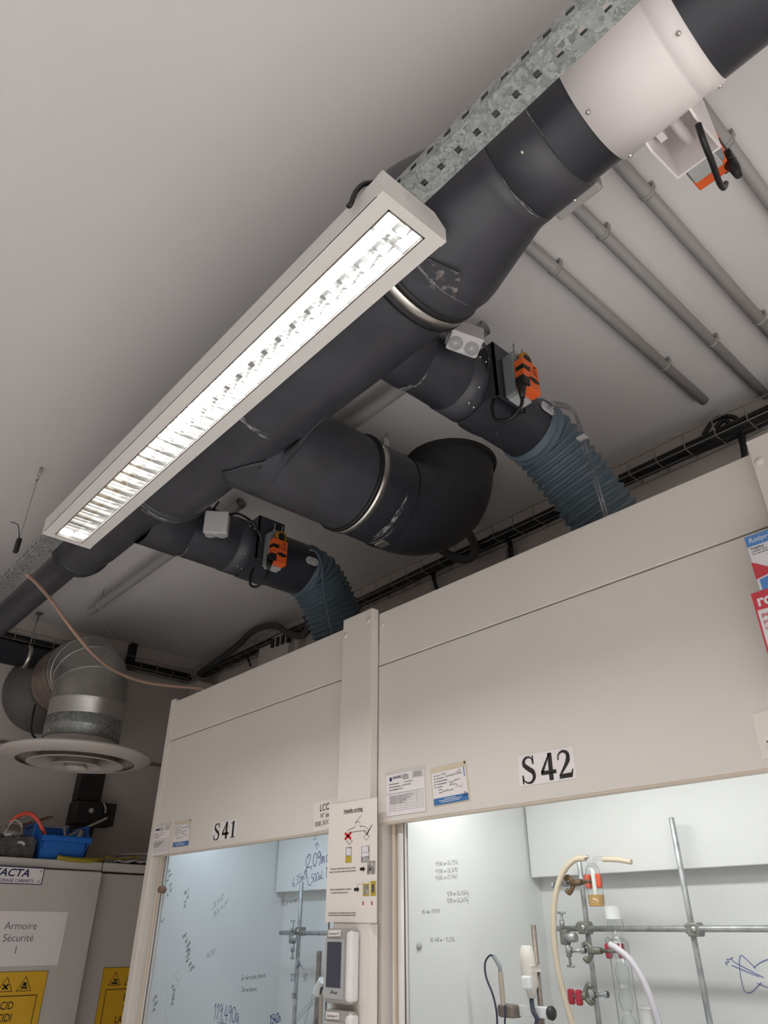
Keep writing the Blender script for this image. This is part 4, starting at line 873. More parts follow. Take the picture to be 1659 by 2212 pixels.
# ------------------------------------------------------------------ handwriting on the sash glass and liner
def glass_note(name, text, tl, size_px, m, label, slope=0., lw=.0011, hood_=None, plane=YG-.0012):
    p = onY(*tl, plane); e = onY(tl[0], tl[1]+size_px, plane); s = p.z-e.z
    sh = Sheet((p.x, plane, e.z), (1, 0, 0), (0, 0, 1)); mb = MB(); hand(sh, mb, text, 0, 0, s*.9, lw, slope, 0., .95)
    return mb.build('handwriting', m, hood_)
for txt, tl, px, m, sl, lw, h in (("2,09mg", (664, 1842), 34, 'inkb', .10, .0022, H41), ("500uL D", (672, 1886), 22, 'inkb', .18, .0016, H41), ("6,35mM", (632, 1895), 22, 'inkb', .30, .0015, H41), ("3,1", (677, 1800), 14, 'ink', 0, .0012, H41),
        ("Je n'en ai pas besoin", (522, 2105), 13, 'ink', .10, .0012, H41), ("J'en ai besoin", (522, 2130), 13, 'ink', .08, .0012, H41), ("119,490g", (463, 2162), 40, 'inkb', .0, .0022, H41), ("50250", (470, 2204), 20, 'inkb', .0, .0016, H41),
        ("1542S", (583, 2190), 24, 'inkb', .2, .0026, H41), ("24", (643, 2074), 16, 'inkb', .1, .0014, H41), ("121", (627, 2102), 18, 'inkb', .1, .0014, H41), ("51", (656, 2102), 18, 'inkb', .1, .0014, H41), ("100L", (630, 2144), 13, 'ink', .1, .0012, H41),
        ("750 prise au", (607, 1944), 13, 'ink', .12, .0010, H41), ("74090", (446, 2056), 18, 'inkg', .3, .0010, H41), ("28,8412", (460, 1950), 16, 'inkg', .5, .0010, H41), ("18,2g au got", (462, 1970), 13, 'inkg', .55, .0009, H41), ("0.21", (400, 1922), 13, 'inkg', .3, .0009, H41),
        ("975AA m=26,7356", (940, 1861), 11, 'ink', 0.02, .00065, H42), ("975AB m=26,5690", (940, 1877), 11, 'ink', 0.02, .00065, H42), ("975AD m=27,7465", (940, 1891), 11, 'ink', 0.02, .00065, H42), ("921A m=26,5061g", (965, 1925), 11, 'ink', 0.02, .00065, H42), ("921B m=26,2617g", (965, 1940), 11, 'ink', 0.02, .00065, H42),
        ("BG-dab 59,1459", (912, 1964), 10, 'ink', .02, .0007, H42), ("BG-448 m = 15,2016", (930, 2024), 11, 'ink', 0.02, .00065, H42), ("BG-621 m = 15,31g", (935, 1758), 10, 'ink', .10, .0007, H42)):
    glass_note('note', txt, tl, px, m, '', sl, lw, h)
sh = Sheet((0, YG-.0012, 0), (1, 0, 0), (0, 0, 1)); mb = MB()
def gl(pts, w): sh.line(mb, [(q.x, q.z) for q in spl([onY(x, y, YG-.0012) for x, y in pts], 6)], w, 0.)
gl([(668, 1846), (661, 1858), (662, 1880), (658, 1884), (663, 1892), (666, 1910), (672, 1912)], .0018); gl([(684, 1835), (684, 1824), (685, 1822)], .0018); gl([(681, 1828), (685, 1821), (689, 1828)], .0015)
gl([(640, 2092), (645, 2084), (652, 2088), (654, 2094)], .0014); mb.build('handwriting', 'inkb', H41)
mb = MB(); R = random.Random(9)
for (px, py, w, hh, k) in ((362, 1905, 40, 60, 6), (400, 1945, 30, 40, 4), (398, 2040, 28, 40, 4), (405, 2075, 26, 50, 5), (372, 2150, 28, 46, 5), (330, 2175, 24, 40, 3), (350, 1998, 14, 12, 1)):
    for i in range(k):
        y0 = py+hh*(i/k-.3); a = onY(px+R.uniform(-4, 6), y0, YG-.0012); b = onY(px+w*.9, y0-w*.95, YG-.0012); d = (b-a).normalized()
        s2 = Sheet(a, d*.1, V((-d.z, 0, d.x))*.1); tx = ''.join(R.choice('0123456789,mgan-') for _ in range(R.choice((4, 5, 7)))); hand(s2, mb, tx, 0, 0, .0085, .0011, 0, 0., .8)
gl([(384, 2096), (378, 2108), (386, 2120), (382, 2132)], .0007); gl([(362, 2150), (358, 2170), (357, 2190), (358, 2212)], .0006)
mb.build('handwriting', 'ink', H41)
# curled blue marker drawing on the back of the S 42 hood
sh = Sheet((0, YB-.001, 0), (1, 0, 0), (0, 0, 1)); mb = MB()
def bl(pts, w=.0016): sh.line(mb, [(q.x, q.z) for q in spl([onY(x, y, YB-.001) for x, y in pts], 6)], w, 0.)
bl([(1572, 2086), (1567, 2080), (1574, 2078), (1570, 2072), (1578, 2072), (1582, 2068), (1586, 2078), (1650, 2112)]); bl([(1580, 2085), (1640, 2110)]); bl([(1632, 2092), (1612, 2072), (1600, 2064), (1597, 2080), (1600, 2110), (1608, 2140), (1622, 2144), (1645, 2122)])
bl([(1628, 2090), (1645, 2078), (1670, 2068)]); bl([(1635, 2124), (1650, 2130), (1672, 2140)])
mb.build('marker_drawing', mat('faded_blue_marker', (.16, .18, .42), .6), H42)
# ------------------------------------------------------------------ lattice and glassware in the S 42 hood
RY = 1.655
def rodz(px, Y, z0, z1, r, m, label, group=None):
    p = onY(*px, Y); z1 = p.z if z1 is None else z1
    return tag(MB().tube([(p.x, Y, z0), (p.x, Y, z1-.002), (p.x, Y, z1)], [r, r, r*.8], 14).build('lattice_rod', m), label, 'rod', group)
rodz((1250, 1853), RY, .91, None, .0062, 'rod', 'upright lattice rod carrying the bubbler in the S 42 hood', None)
rodz((1450, 1766), RY, .91, None, .0062, 'rod', 'tall bare upright lattice rod at the right in the S 42 hood', None)
a = onY(1204, 2006, RY-.014); tag(MB().cyl((a.x, RY-.014, a.z), (-.44, RY-.014, a.z), .0062, 14).build('lattice_rod', 'rod'), 'horizontal lattice rod across the S 42 hood', 'rod')
def boss(px, Y, m, label):
    p = onY(*px, Y); t = thing('rod_connector', p, label, 'connector', 'rod connectors')
    b = MB(); b.rbox(p+V((-.013, -.010, -.013)), p+V((.013, .018, .013)), .003); b.rbox(p+V((-.019, -.008, -.008)), p+V((.016, .016, .010)), .003); b.build('body', m, t)
    s = MB(); s.lathe([(0, .004), (.0055, .004), (.0055, 0)], p+V((.004, -.010, .001)), (0, -1, 0), 12); s.build('set_screw', 'steel', t)
boss((1262, 2004), RY-.012, 'clampb', 'cast rod connector on the bubbler rod in the S 42 hood'); boss((1500, 2008), RY-.012, 'clampb', 'cast rod connector on the tall bare rod in the S 42 hood')
def tclamp(px, Y, label):
    p = onY(*px, Y); t = thing('boss_clamp', p, label, 'clamp')
    m = MB(); m.rbox(p+V((-.010, -.010, -.016)), p+V((.010, .010, .016)), .004); m.build('body', 'clampb', t)
    m = MB(); m.cyl(p+V((-.004, 0, -.012)), p+V((-.004, 0, .050)), .0032, 8); m.cyl(p+V((-.014, 0, .050)), p+V((.008, 0, .050)), .0026, 8); m.cyl(p+V((-.004, -.002, .016)), p+V((-.004, -.002, .036)), .006, 10); m.build('wing_screw', 'rod', t)
    m = MB(); m.cyl(p+V((.006, -.002, -.02)), p+V((.008, -.002, -.058)), .0032, 8); m.cyl(p+V((-.002, -.002, -.058)), p+V((.018, -.002, -.058)), .0026, 8); m.cyl(p+V((.006, -.002, -.016)), p+V((.007, -.002, -.040)), .0065, 10); m.build('wing_screw', 'rod', t)
    m = MB(); m.cyl(p+V((.004, -.004, -.002)), p+V((.032, -.002, .0)), .010, 16); m.build('socket', 'rod', t)
tclamp((1221, 2024), RY-.03, 'grey boss clamp with T-handled screws on the horizontal rod in the S 42 hood')
def armclamp(p0, p1, Y, m, sl, label, jaw=(0, 0)):
    # retort clamp: screw tail, forked cast body, two sleeved jaws
    a = onY(*p0, Y); b = onY(*p1, Y); d = (b-a); u = d.normalized(); v = V((-u.z, 0, u.x)); t = thing('retort_clamp', a, label, 'clamp')
    q = MB(); q.tube([a, a+d*.30], .004, 10); q.lathe([(.0065, -.004), (.0075, 0), (.0065, .004)], a, u, 12); q.lathe([(.0062, 0), (.0068, .006), (.0062, .012)], a+d*.30, u, 10); q.build('tail_screw', 'rod', t)
    q = MB(); q.tube(spl([a+d*.36-v*.014, a+d*.44-v*.020, a+d*.54-v*.010, a+d*.6]), .0055, 8); q.tube(spl([a+d*.36+v*.010, a+d*.46+v*.014, a+d*.56+v*.006, a+d*.6]), .0055, 8); q.tube([a+d*.52, a+d*.84], [.0085, .0065], 10)
    q.build('cast_body', m, t)
    for k in (0, 1):
        c = b + V((jaw[k], -.006 if k else .004, 0)); w = MB(); w.rbox(c+V((-.0075, -.006, -.015)), c+V((.0075, .006, .015)), .004); w.build('jaw_sleeve', sl, t)
        g = MB(); g.tube([a+d*.82, c+V((-.004, .006, 0))], .004, 8); g.build('jaw', m, t)
armclamp((1196, 1912), (1269, 1904), RY-.045, 'brass', 'clampred', 'clamp with orange-red jaws holding the glass bubbler', (0, .034))
armclamp((1232, 2053), (1313, 2054), RY-.045, 'clampg', 'clampdr', 'upper clamp with crimson jaws holding the top of the condenser', (0, .038))
armclamp((1310, 2148), (1232, 2153), RY-.03, 'clampg', 'clampdr', 'lower clamp with crimson jaws on the bubbler rod', (.0, .028))
# bubbler
c = onY(1284, 1900, RY-.06); BYY = c.y
t = thing('glass_bubbler', onY(1290, 1958, BYY), 'small glass bubbler with amber liquid between orange-red jaws', 'bubbler')
tp = onY(1279, 1864, BYY); bt = onY(1290, 1958, BYY); ax = V((0, 0, 1)); H = tp.z-bt.z; r = .0185
MB().lathe([(.004, H), (.010, H-.004), (.016, H-.014), (r, H-.030), (r, .006), (r-.003, 0), (0, 0)], bt, ax, 28).build('body', 'lglass', t)
MB().lathe([(r-.001, .001), (r-.001, .023), (0, .0235)], bt, ax, 28).build('liquid', 'amber', t)
MB().lathe([(.0045, .012), (.005, H-.012)], bt, ax, 14).build('dip_tube', 'frost', t)
p1 = onY(1262, 1854, BYY); p2 = onY(1308, 1856, BYY); m = MB()
m.tube(spl([bt+V((-.004, 0, H-.006)), bt+V((-.008, 0, H+.008)), p1+V((.010, 0, .002)), p1]), .0042, 10); m.tube(spl([bt+V((.008, 0, H-.012)), bt+V((.010, 0, H+.008)), p2+V((-.012, 0, .002)), p2]), .0042, 10); m.build('side_arm', 'lglass', t)
cord('amber_tube', [p1+V((.004, 0, 0)), p1, onY(1240, 1858, BYY), onY(1216, 1885, BYY), onY(1200, 1935, BYY), onY(1196, 1990, BYY), onY(1200, 2060, BYY), onY(1213, 2130, BYY), onY(1236, 2212, BYY), onY(1262, 2290, BYY)], .0068, 'sil', 'long amber silicone tube curving down from the left arm of the bubbler', 'tube', None, 12)
cord('amber_tube', [p2-V((.006, 0, 0)), p2, onY(1335, 1857, BYY), onY(1364, 1862, BYY)], .0058, 'sil', 'short amber tube stub on the right arm of the bubbler', 'tube', None, 12)
# condenser
CYY = RY-.075; q0 = onY(1322, 1956, CYY); t = thing('glass_condenser', (q0.x+.012, CYY, 1.2), 'glass bulb condenser held by the crimson jaws beside the bubbler rod', 'condenser')
zb = lambda y: onY(1325, y, CYY).z; o = V((q0.x, CYY, 0)); m = MB()
m.lathe([(.0185, zb(1957)), (.0175, zb(1960)), (.0168, zb(1985))], o, (0, 0, 1), 28).build('ground_joint', 'frost', t)
dx = V((.004, 0, 0)); m = MB(); m.lathe([(.0165, zb(1985)), (.0175, zb(1996)), (.016, zb(2006)), (.0105, zb(2016)), (.010, zb(2024)), (.016, zb(2030)), (.0215, zb(2036)), (.0215, 1.2)], o+dx*.5, (0, 0, 1), 32); m.build('jacket', 'lglass', t)
pr = []; z = zb(2024)
for k in range(6):
    pr += [(.0075, z-.046*k), (.0145, z-.046*k-.012), (.0150, z-.046*k-.024), (.011, z-.046*k-.036)]
MB().lathe(pr, o+dx*.5, (0, 0, 1), 24).build('bulb_tube', mat('glass_inner', (.85, .87, .87), .1) if False else 'lglass', t)
for k in range(5): MB().lathe([(.0082, z-.046*k-.046), (.0090, z-.046*k-.043), (.0082, z-.046*k-.040)], o+dx*.5, (0, 0, 1), 20).build('bulb_neck', 'frost', t)
MB().tube([onY(1312, 2030, CYY-.02), onY(1324, 2046, CYY-.03)], .007, 12).build('hose_nipple', 'lglass', t)
cord('milky_tube', [onY(1318, 2040, CYY-.03), onY(1334, 2050, CYY-.034), onY(1360, 2072, CYY-.034), onY(1385, 2110, CYY-.034), onY(1405, 2155, CYY-.034), onY(1424, 2215, CYY-.034), onY(1440, 2290, CYY-.034)], .0065, 'lav', 'milky water tube curving down from the condenser', 'tube', None, 12)
q = onY(1401, 2178, CYY-.02); t = thing('flask_neck', (q.x, q.y, 1.3), 'frosted glass flask neck at the bottom edge right of the condenser', 'flask')
MB().lathe([(.0195, q.z), (.018, q.z-.003), (.017, q.z-.032)], (q.x, q.y, 0), (0, 0, 1), 24).build('ground_joint', 'frost', t)
MB().lathe([(.017, q.z-.032), (.020, q.z-.040), (.021, q.z-.06), (.05, q.z-.10), (.055, q.z-.14), (.03, q.z-.18), (0, q.z-.185)], (q.x, q.y, 0), (0, 0, 1), 24).build('bulb', 'lglass', t)
# thermometer and hand probe on the stand at the left of the hood
SY = 1.47; p = onY(1152, 1998, SY)
t = thing('probe_stand', (p.x+.004, SY, .91), 'worn stand rod with a white cross bar at the left inside the S 42 hood', 'stand')
MB().cyl((p.x, SY, .91), p, .0058, 14).build('rod', 'rustrod', t)
MB().rbox((p.x-.08, SY-.06, .91), (p.x+.08, SY+.06, .925), .004).build('foot', 'agrey', t)
a = onY(1110, 2181, SY-.014); b = onY(1187, 2178, SY-.014); MB().rbox((a.x, SY-.022, a.z-.010), (b.x, SY-.006, a.z+.010), .002).build('cross_bar', 'bracket', t)
MB().lathe([(.004, 0), (.012, .001), (.013, .008), (.010, .012), (0, .012)], (b.x-.002, SY-.014, a.z), (1, 0, 0), 14).build('knob', 'black', t)
g0 = onY(1082, 2168, SY-.03); g1 = onY(1118, 2200, SY-.03); MB().rbox((g0.x, SY-.045, g1.z), (g1.x, SY-.012, g0.z), .005).build('grip_block', 'rustrod', t)
t = thing('temperature_probe', onY(1087, 2170, SY-.05), 'ribbed tan probe handle with a bent grey tip and dark cord', 'probe')
P = [onY(1087, 2172, SY-.05).lerp(onY(1081, 2100, SY-.05), i/36) for i in range(37)]; MB().tube(P, [.0052 if i % 2 else .0066 for i in range(37)], 14).build('grip', 'grip', t)
MB().tube(spl([onY(1081, 2102, SY-.05), onY(1079, 2088, SY-.05), onY(1073, 2076, SY-.05), onY(1067, 2066, SY-.05)]), [.0044]*31, 10).build('tip', 'agrey', t)
MB().tube(spl([onY(1068, 2067, SY-.05), onY(1058, 2064, SY-.05), onY(1048, 2080, SY-.05), onY(1050, 2110, SY-.05), onY(1065, 2150, SY-.05), onY(1073, 2190, SY-.05), onY(1074, 2240, SY-.05)]), .0022, 8).build('cord', 'bluecord', t)
cord('navy_cord', [onY(1090, 2170, SY-.05), onY(1091, 2190, SY-.05), onY(1090, 2230, SY-.05)], .002, 'bluecord', 'thin navy cord hanging below the tan probe handle')
t = thing('hand_meter', onY(1142, 2150, SY-.02), 'pale beige hand meter hung on the worn stand rod', 'meter')
a = onY(1136, 2042, SY-.022); b = onY(1146, 2128, SY-.022); m = MB(); m.tube([a+V((0, 0, .0)), a+V((0, 0, -.006)), a.lerp(b, .3), b, onY(1147, 2142, SY-.022), onY(1148, 2156, SY-.022)], [.009, .0145, .0165, .0175, .010, .008], 20, up=(1, 0, 0)); m.build('body', 'beige', t)
m = MB(); m.rbox(onY(1126, 2138, SY-.045)+V((0, 0, 0)), onY(1150, 2108, SY-.030), .004); m.build('cradle', 'bracket', t)
m = MB(); m.rbox(onY(1150, 2100, SY-.03), onY(1164, 2086, SY-.002), .002); m.build('rod_clip', 'beige', t)
cord('navy_cord', [onY(1148, 2156, SY-.022), onY(1149, 2168, SY-.022), onY(1152, 2185, SY-.03), onY(1158, 2196, SY-.03), onY(1160, 2206, SY-.03), onY(1155, 2230, SY-.03)], .0048, 'bluecord', 'thick navy cord below the pale beige hand meter')
# ------------------------------------------------------------------ lattice in the S 41 hood
rodz((652, 1905), RY, .91, None, .0068, 'rod', 'upright lattice rod in the S 41 hood')
a = onY(606, 2015, RY-.014); tag(MB().cyl((a.x, RY-.014, a.z), (-1.66, RY-.014, a.z), .0068, 14).build('lattice_rod', 'rod'), 'horizontal lattice rod crossing the S 41 hood', 'rod')
boss((647, 2012), RY-.012, 'clampb', 'cast rod connector where the rods cross in the S 41 hood')
tclamp((632, 2026), RY-.03, 'grey boss clamp with T-handled screws in the S 41 hood')
rodz((690, 2054), 1.50, .91, None, .0075, 'rustrod', 'worn brown stand rod in the S 41 hood')
t = thing('glass_manifold', onY(690, 2200, 1.42), 'clear glass tubing leaning on the worn brown rod in the S 41 hood', 'glassware')
MB().tube(spl([onY(694, 2120, 1.42), onY(688, 2140, 1.42), onY(680, 2165, 1.42), onY(666, 2215, 1.42), onY(655, 2260, 1.42)]), .012, 14).build('glass_tube', 'lglass', t)
MB().tube(spl([onY(682, 2160, 1.42), onY(660, 2180, 1.42), onY(640, 2205, 1.42), onY(620, 2235, 1.42)]), .0055, 12).build('side_arm', 'lglass', t)
MB().tube(spl([onY(697, 2118, 1.41), onY(690, 2132, 1.41), onY(684, 2148, 1.41)]), .012, 14).build('frosted_sleeve', 'frost', t)
P = [onY(694, 2148, 1.40).lerp(onY(691, 2250, 1.40), i/50) for i in range(51)]; tag(MB().tube(P, [.0052 if i % 2 else .0066 for i in range(51)], 12).build('ribbed_probe', 'grip'), 'ribbed tan probe handle standing in front of the glass tubing', 'probe')
cord('black_cable', [onY(692, 2150, 1.40), onY(695, 2134, 1.40), onY(702, 2140, 1.40), onY(710, 2158, 1.40), onY(722, 2176, 1.40), onY(740, 2200, 1.40)], .0028, 'cable', 'thin black cord bending over from the tan handle to behind the column')
# ------------------------------------------------------------------ galvanised duct and diffuser at the left wall
DX, DY_, DR = -3.30, 1.140, .160
t = thing('supply_duct', (DX, DY_, 2.28), 'galvanised round duct elbow coming from the left wall down to the round diffuser', 'duct')
def vl(prof, m, name, par=t, n=48): return MB().lathe([(r, z) for r, z in prof], (DX, DY_, 0), (0, 0, 1), n).build(name, m, par)
vl([(DR-.006, 2.295), (DR-.006, 2.40)], 'spiral', 'straight_section'); vl([(DR-.002, 2.318), (DR+.001, 2.32), (DR+.001, 2.362), (DR+.003, 2.366), (DR+.001, 2.370), (DR+.001, 2.408), (DR-.004, 2.412)], 'galv', 'joint_band')
vl([(DR-.004, 2.408), (DR+.001, 2.415), (DR+.003, 2.475), (DR+.007, 2.479), (DR+.003, 2.486)], 'spiral', 'flanged_collar')
ES, EB = 2.486, .195      # elbow start height and bend radius
P = [V((DX, DY_, 2.486))] + [V((DX-EB*(1-math.cos(a)), DY_, ES+EB*math.sin(a))) for a in [PI/2*k/4 for k in range(5)]] ; P.append(V((DX-EB-.03, DY_, ES+EB)))
def gore():
    # segmented (lobster-back) elbow: ellipses on the mitre planes, sharp between segments
    m = MB(); n = 48; rings = []
    for k in range(5):
        a = PI/2*k/4; c = V((DX-EB*(1-math.cos(a)), DY_, ES+EB*math.sin(a))); rad = V((math.cos(a), 0, math.sin(a))); rings.append([c + rad*math.cos(2*PI*i/n)*DR*1.0 + V((0, 1, 0))*math.sin(2*PI*i/n)*DR for i in range(n)])
    for k in range(4): m.add(rings[k]+rings[k+1], [(i, (i+1) % n, n+(i+1) % n, n+i) for i in range(n)], True)
    return m.build('elbow', 'spiral', t), rings
el, rings = gore()
for k in range(1, 5): MB().tube(rings[k], .0032, 6, closed=True).build('standing_seam', 'spiral', el)
AZ2 = ES+EB; XS = DX-EB
prof = []
for i in range(33): x = i/32; prof.append((DR+.002+(.003 if i % 8 in (0, 1) else 0), -x*.20))
MB().lathe(prof, (XS, DY_, AZ2), (1, 0, 0), 48).build('ribbed_sleeve', 'flex', t)
MB().lathe([(DR-.002, -.20), (.128, -.235), (.125, -.30), (.128, -.302), (.128, -.31), (.122, -.312), (.122, -.505)], (XS, DY_, AZ2), (1, 0, 0), 40).build('reducer', 'spiral', t)
MB().lathe([(.122, -.36), (.15, -.38), (.20, -.42), (.21, -.45), (.21, -.503)], (XS, DY_, AZ2), (1, 0, 0), 40).build('wall_collar', mat('dull_collar', (.13, .12, .115), .5), t)
m = MB()
for k, (a, x) in enumerate(((200, -.012), (230, -.012), (255, -.19), (180, -.19), (285, -.012), (300, -.19))):
    q = math.radians(a+60); screw_at(t, (XS+x, DY_+math.cos(q)*(DR+.005), AZ2+math.sin(q)*(DR+.005)), (0, math.cos(q), math.sin(q)), .0045)
for z in (2.335,): q = math.radians(-75); screw_at(t, (DX+math.cos(q)*(DR+.001), DY_+math.sin(q)*(DR+.001), z), (math.cos(q), math.sin(q), 0), .0055)
d = thing('ceiling_diffuser', (DX, DY_, 2.20), 'round white multi-cone air diffuser below the galvanised elbow', 'diffuser')
def dl(prof, name, m='white'): return MB().lathe([(r, z) for r, z in prof], (DX, DY_, 0), (0, 0, 1), 64).build(name, m, d)
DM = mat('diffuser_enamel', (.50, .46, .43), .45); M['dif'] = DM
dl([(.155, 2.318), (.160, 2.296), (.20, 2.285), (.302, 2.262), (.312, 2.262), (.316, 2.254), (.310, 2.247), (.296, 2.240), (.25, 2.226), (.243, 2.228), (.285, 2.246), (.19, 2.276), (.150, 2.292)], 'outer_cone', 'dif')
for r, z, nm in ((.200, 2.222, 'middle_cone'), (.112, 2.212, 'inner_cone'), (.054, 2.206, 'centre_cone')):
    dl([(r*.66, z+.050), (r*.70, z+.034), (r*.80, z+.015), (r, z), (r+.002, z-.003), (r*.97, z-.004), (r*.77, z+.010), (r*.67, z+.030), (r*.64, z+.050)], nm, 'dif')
dl([(0, 2.226), (.034, 2.226), (.034, 2.229), (0, 2.229)], 'core_plate', 'dif')
m = MB()
for k in range(4): q = PI/4+PI/2*k; m.cyl((DX+math.cos(q)*.02, DY_+math.sin(q)*.02, 2.256), (DX+math.cos(q)*.20, DY_+math.sin(q)*.20, 2.262), .003, 6)
m.cyl((DX, DY_, 2.218), (DX, DY_, 2.262), .004, 8)
m.build('spokes', 'dif', d)
p = onX(50, 1418, -3.88); t = thing('black_pipe', (p.x, .6, p.z-.055), 'black round pipe along the left wall under the cable tray', 'pipe')
MB().cyl((p.x, -.4, p.z), (p.x, 1.45, p.z), .055, 32).build('pipe', 'pvcd', t)
q = onX(60, 1410, -3.88); MB().lathe([(.055, -.011), (.060, -.011), (.060, .011), (.055, .011)], (p.x, q.y, p.z), (0, 1, 0), 32).build('clamp_band', 'steel', t)
MB().cyl((p.x, q.y, p.z+.055), (p.x, q.y+.005, CZ), .0035, 8).build('threaded_rod', 'zinc', t); MB().box((p.x-.02, q.y-.012, CZ-.006), (p.x+.02, q.y+.02, CZ)).build('rod_plate', 'zinc', t)
cord('black_cable', [onX(x, y, -3.55) for x, y in ((76, 1522), (70, 1550), (67, 1575), (74, 1592), (88, 1597), (104, 1593))], .0052, 'cable', 'black cable hooking below the ribbed duct sleeve to the diffuser neck')
# black rectangular duct and switch plate on the left wall
t = thing('wall_trunking', (-3.97, 1.46, 1.9), 'black upright trunking with a square box on the left wall behind the blue bin', 'trunking')
a = onX(178, 1665, -3.93); b = onX(224, 1700, -3.93); MB().rbox((XL, a.y, 2.17), (-3.93, b.y, 2.58), .004).build('upper_duct', 'blackbox', t)
a = onX(170, 1728, -3.88); b = onX(245, 1785, -3.88); MB().rbox((XL, a.y-.0, b.z), (-3.88, b.y, a.z), .004).build('box', 'blackbox', t)
MB().prism([(-3.90, a.y+.02, b.z+.01), (-3.90, a.y+.12, b.z+.01), (-3.90, a.y+.09, 1.88), (-3.90, a.y-.02, 1.88)], (-.08, 0, 0)).build('lower_duct', 'blackbox', t)
m = MB(); m.lathe([(0, .008), (.012, .006), (.013, 0)], onX(197, 1751, -3.88), (1, 0, 0), 14); m.build('bolt', 'jbox', t)
m = MB(); m.tube(spl([onX(224, 1735, -3.875), onX(228, 1745, -3.875), onX(227, 1758, -3.875)]), .004, 8); m.build('wire', 'whitec', t)
m = MB(); p = onX(226, 1764, -3.88); m.ball(p, .018, 8); m.build('knob', 'black', t)
# ------------------------------------------------------------------ safety cabinets
CZT = 1.862
def cabinet(y0, y1, xf, label):
    t = thing('safety_cabinet', (-3.74, (y0+y1)/2, 0), label, 'cabinet', 'safety cabinets')
    MB().box((-3.98, y0, 0), (xf-.043, y1, CZT-.035)).build('body', 'cabin', t)
    MB().rbox((-3.98, y0, CZT-.034), (-3.505, y1, CZT), .004).build('top', 'cabin', t)
    MB().rbox((xf-.040, y0+.004, .08), (xf, y1-.004, CZT-.041), .003).build('door', 'cabin', t)
    return t
CB1 = cabinet(.55, 1.425, -3.482, 'grey safety cabinet with acid sign and the Armoire Sécurité 1 paper'); CB2 = cabinet(1.430, 2.025, -3.550, 'grey safety cabinet with recessed shaded door and base sign beside the left hood')  # same enamel on both; second door set back to darken it by shade
def wsheet(y0, y1, z0, z1, x): return Sheet((x, y0, z0), (0, y1-y0, 0), (0, 0, z1-z0))
s = wsheet(.925, 1.169, 1.761, 1.826, -3.4818); t = thing('maker_plate', s.p(.5, 0), 'white and navy maker plate on the cabinet door above the Armoire paper', 'sign')
s.slab(MB(), 0, 0, 1, 1, 0, .001).build('plate', 'paper', t); m = MB(); s.frame(m, 0, 0, 1, 1, .0035, .0013)
s.text(m, 'EXACTA', .045, .44, .040, bold=.022, shear=.25, xs=1.12, k=.0014); s.text(m, 'SAFETY STORAGE CABINETS', -.12+.165, .12, .0172, bold=.012, xs=.70, k=.0014) if False else s.text(m, 'STORAGE CABINETS', .23, .12, .0165, bold=.012, xs=1.0, k=.0014)
s.text(m, 'CE', .90, .13, .013, bold=.0, k=.0014); s.text(m, '®', .925, .72, .014, k=.0014); m.build('print', 'navy', t)
s = pxsheet((-30, 1967), (146, 1971), (-40, 2083), onX, -3.4818); s = wsheet(1.075-.13, 1.304, 1.474, 1.664, -3.4818); t = thing('door_paper', s.p(.5, 0), 'white paper sheet reading Armoire Sécurité 1 on the cabinet door', 'paper')
s.slab(MB(), 0, 0, 1, 1, 0, .0008).build('sheet', 'paper', t); m = MB()
for k, w in enumerate(('Armoire', 'Sécurité', '1')): s.text(m, w, .50, .665-.222*k, .0375, 'CENTER', -.004, 0, .98, .0011)
m.build('print', 'inkg', t)
def hazard(y0, z1, x, words, label, w=.287, h=.40):
    s = wsheet(y0, y0+w, z1-h, z1, x); t = thing('hazard_sign', s.p(.5, 0), label, 'sign', 'yellow hazard signs'); s.slab(MB(), 0, 0, 1, 1, 0, .0008).build('sheet', 'yellow', t)
    m = MB(); s.frame(m, 0, 0, 1, 1, .0015, .0011); s.frame(m, .09, .05, .91, .80, .003, .0011)
    for k in range(3):
        cx = .21+.25*k if True else 0; A, B_, C_ = (cx-.095, .835), (cx+.095, .835), (cx, .955); s.line(m, [A, B_, C_], .0045, .0011, True)
        if k == 0: s.line(m, [(cx-.05, .853), (cx+.05, .853)], .006, .0011); s.line(m, [(cx-.02, .89), (cx+.04, .878)], .006, .0011); s.line(m, [(cx-.03, .868), (cx+.03, .868)], .003, .0011)
        if k == 1: s.line(m, [(cx-.035, .852), (cx+.035, .895)], .006, .0011); s.line(m, [(cx-.035, .895), (cx+.035, .852)], .006, .0011)
        if k == 2: s.poly(m, C2(cx, .890, .028, .018, 0, 360, 12)[:-1], .0011); s.line(m, [(cx-.045, .850), (cx+.045, .872)], .004, .0011); s.line(m, [(cx-.045, .872), (cx+.045, .850)], .004, .0011)
    for k, q in enumerate(words): s.text(m, q, .5, .69-.098*k, .0365, 'CENTER', .006, 0, .80, .0011)
    m.build('print', 'ink', t)
hazard(.985, 1.456, -3.4818, ('ACID', 'ACIDI', 'SÄURE', 'ACIDE', 'ÁCIDOS', 'ΟΞΥ'), 'yellow hazard sign reading ACID at the bottom left corner')
hazard(1.532, 1.458, -3.5498, ('BASE', 'BASI', 'LAUGEN', 'LYE', 'BASES', 'ΒΑΣΕΙΣ'), 'yellow hazard sign reading BASE partly hidden by the left hood')
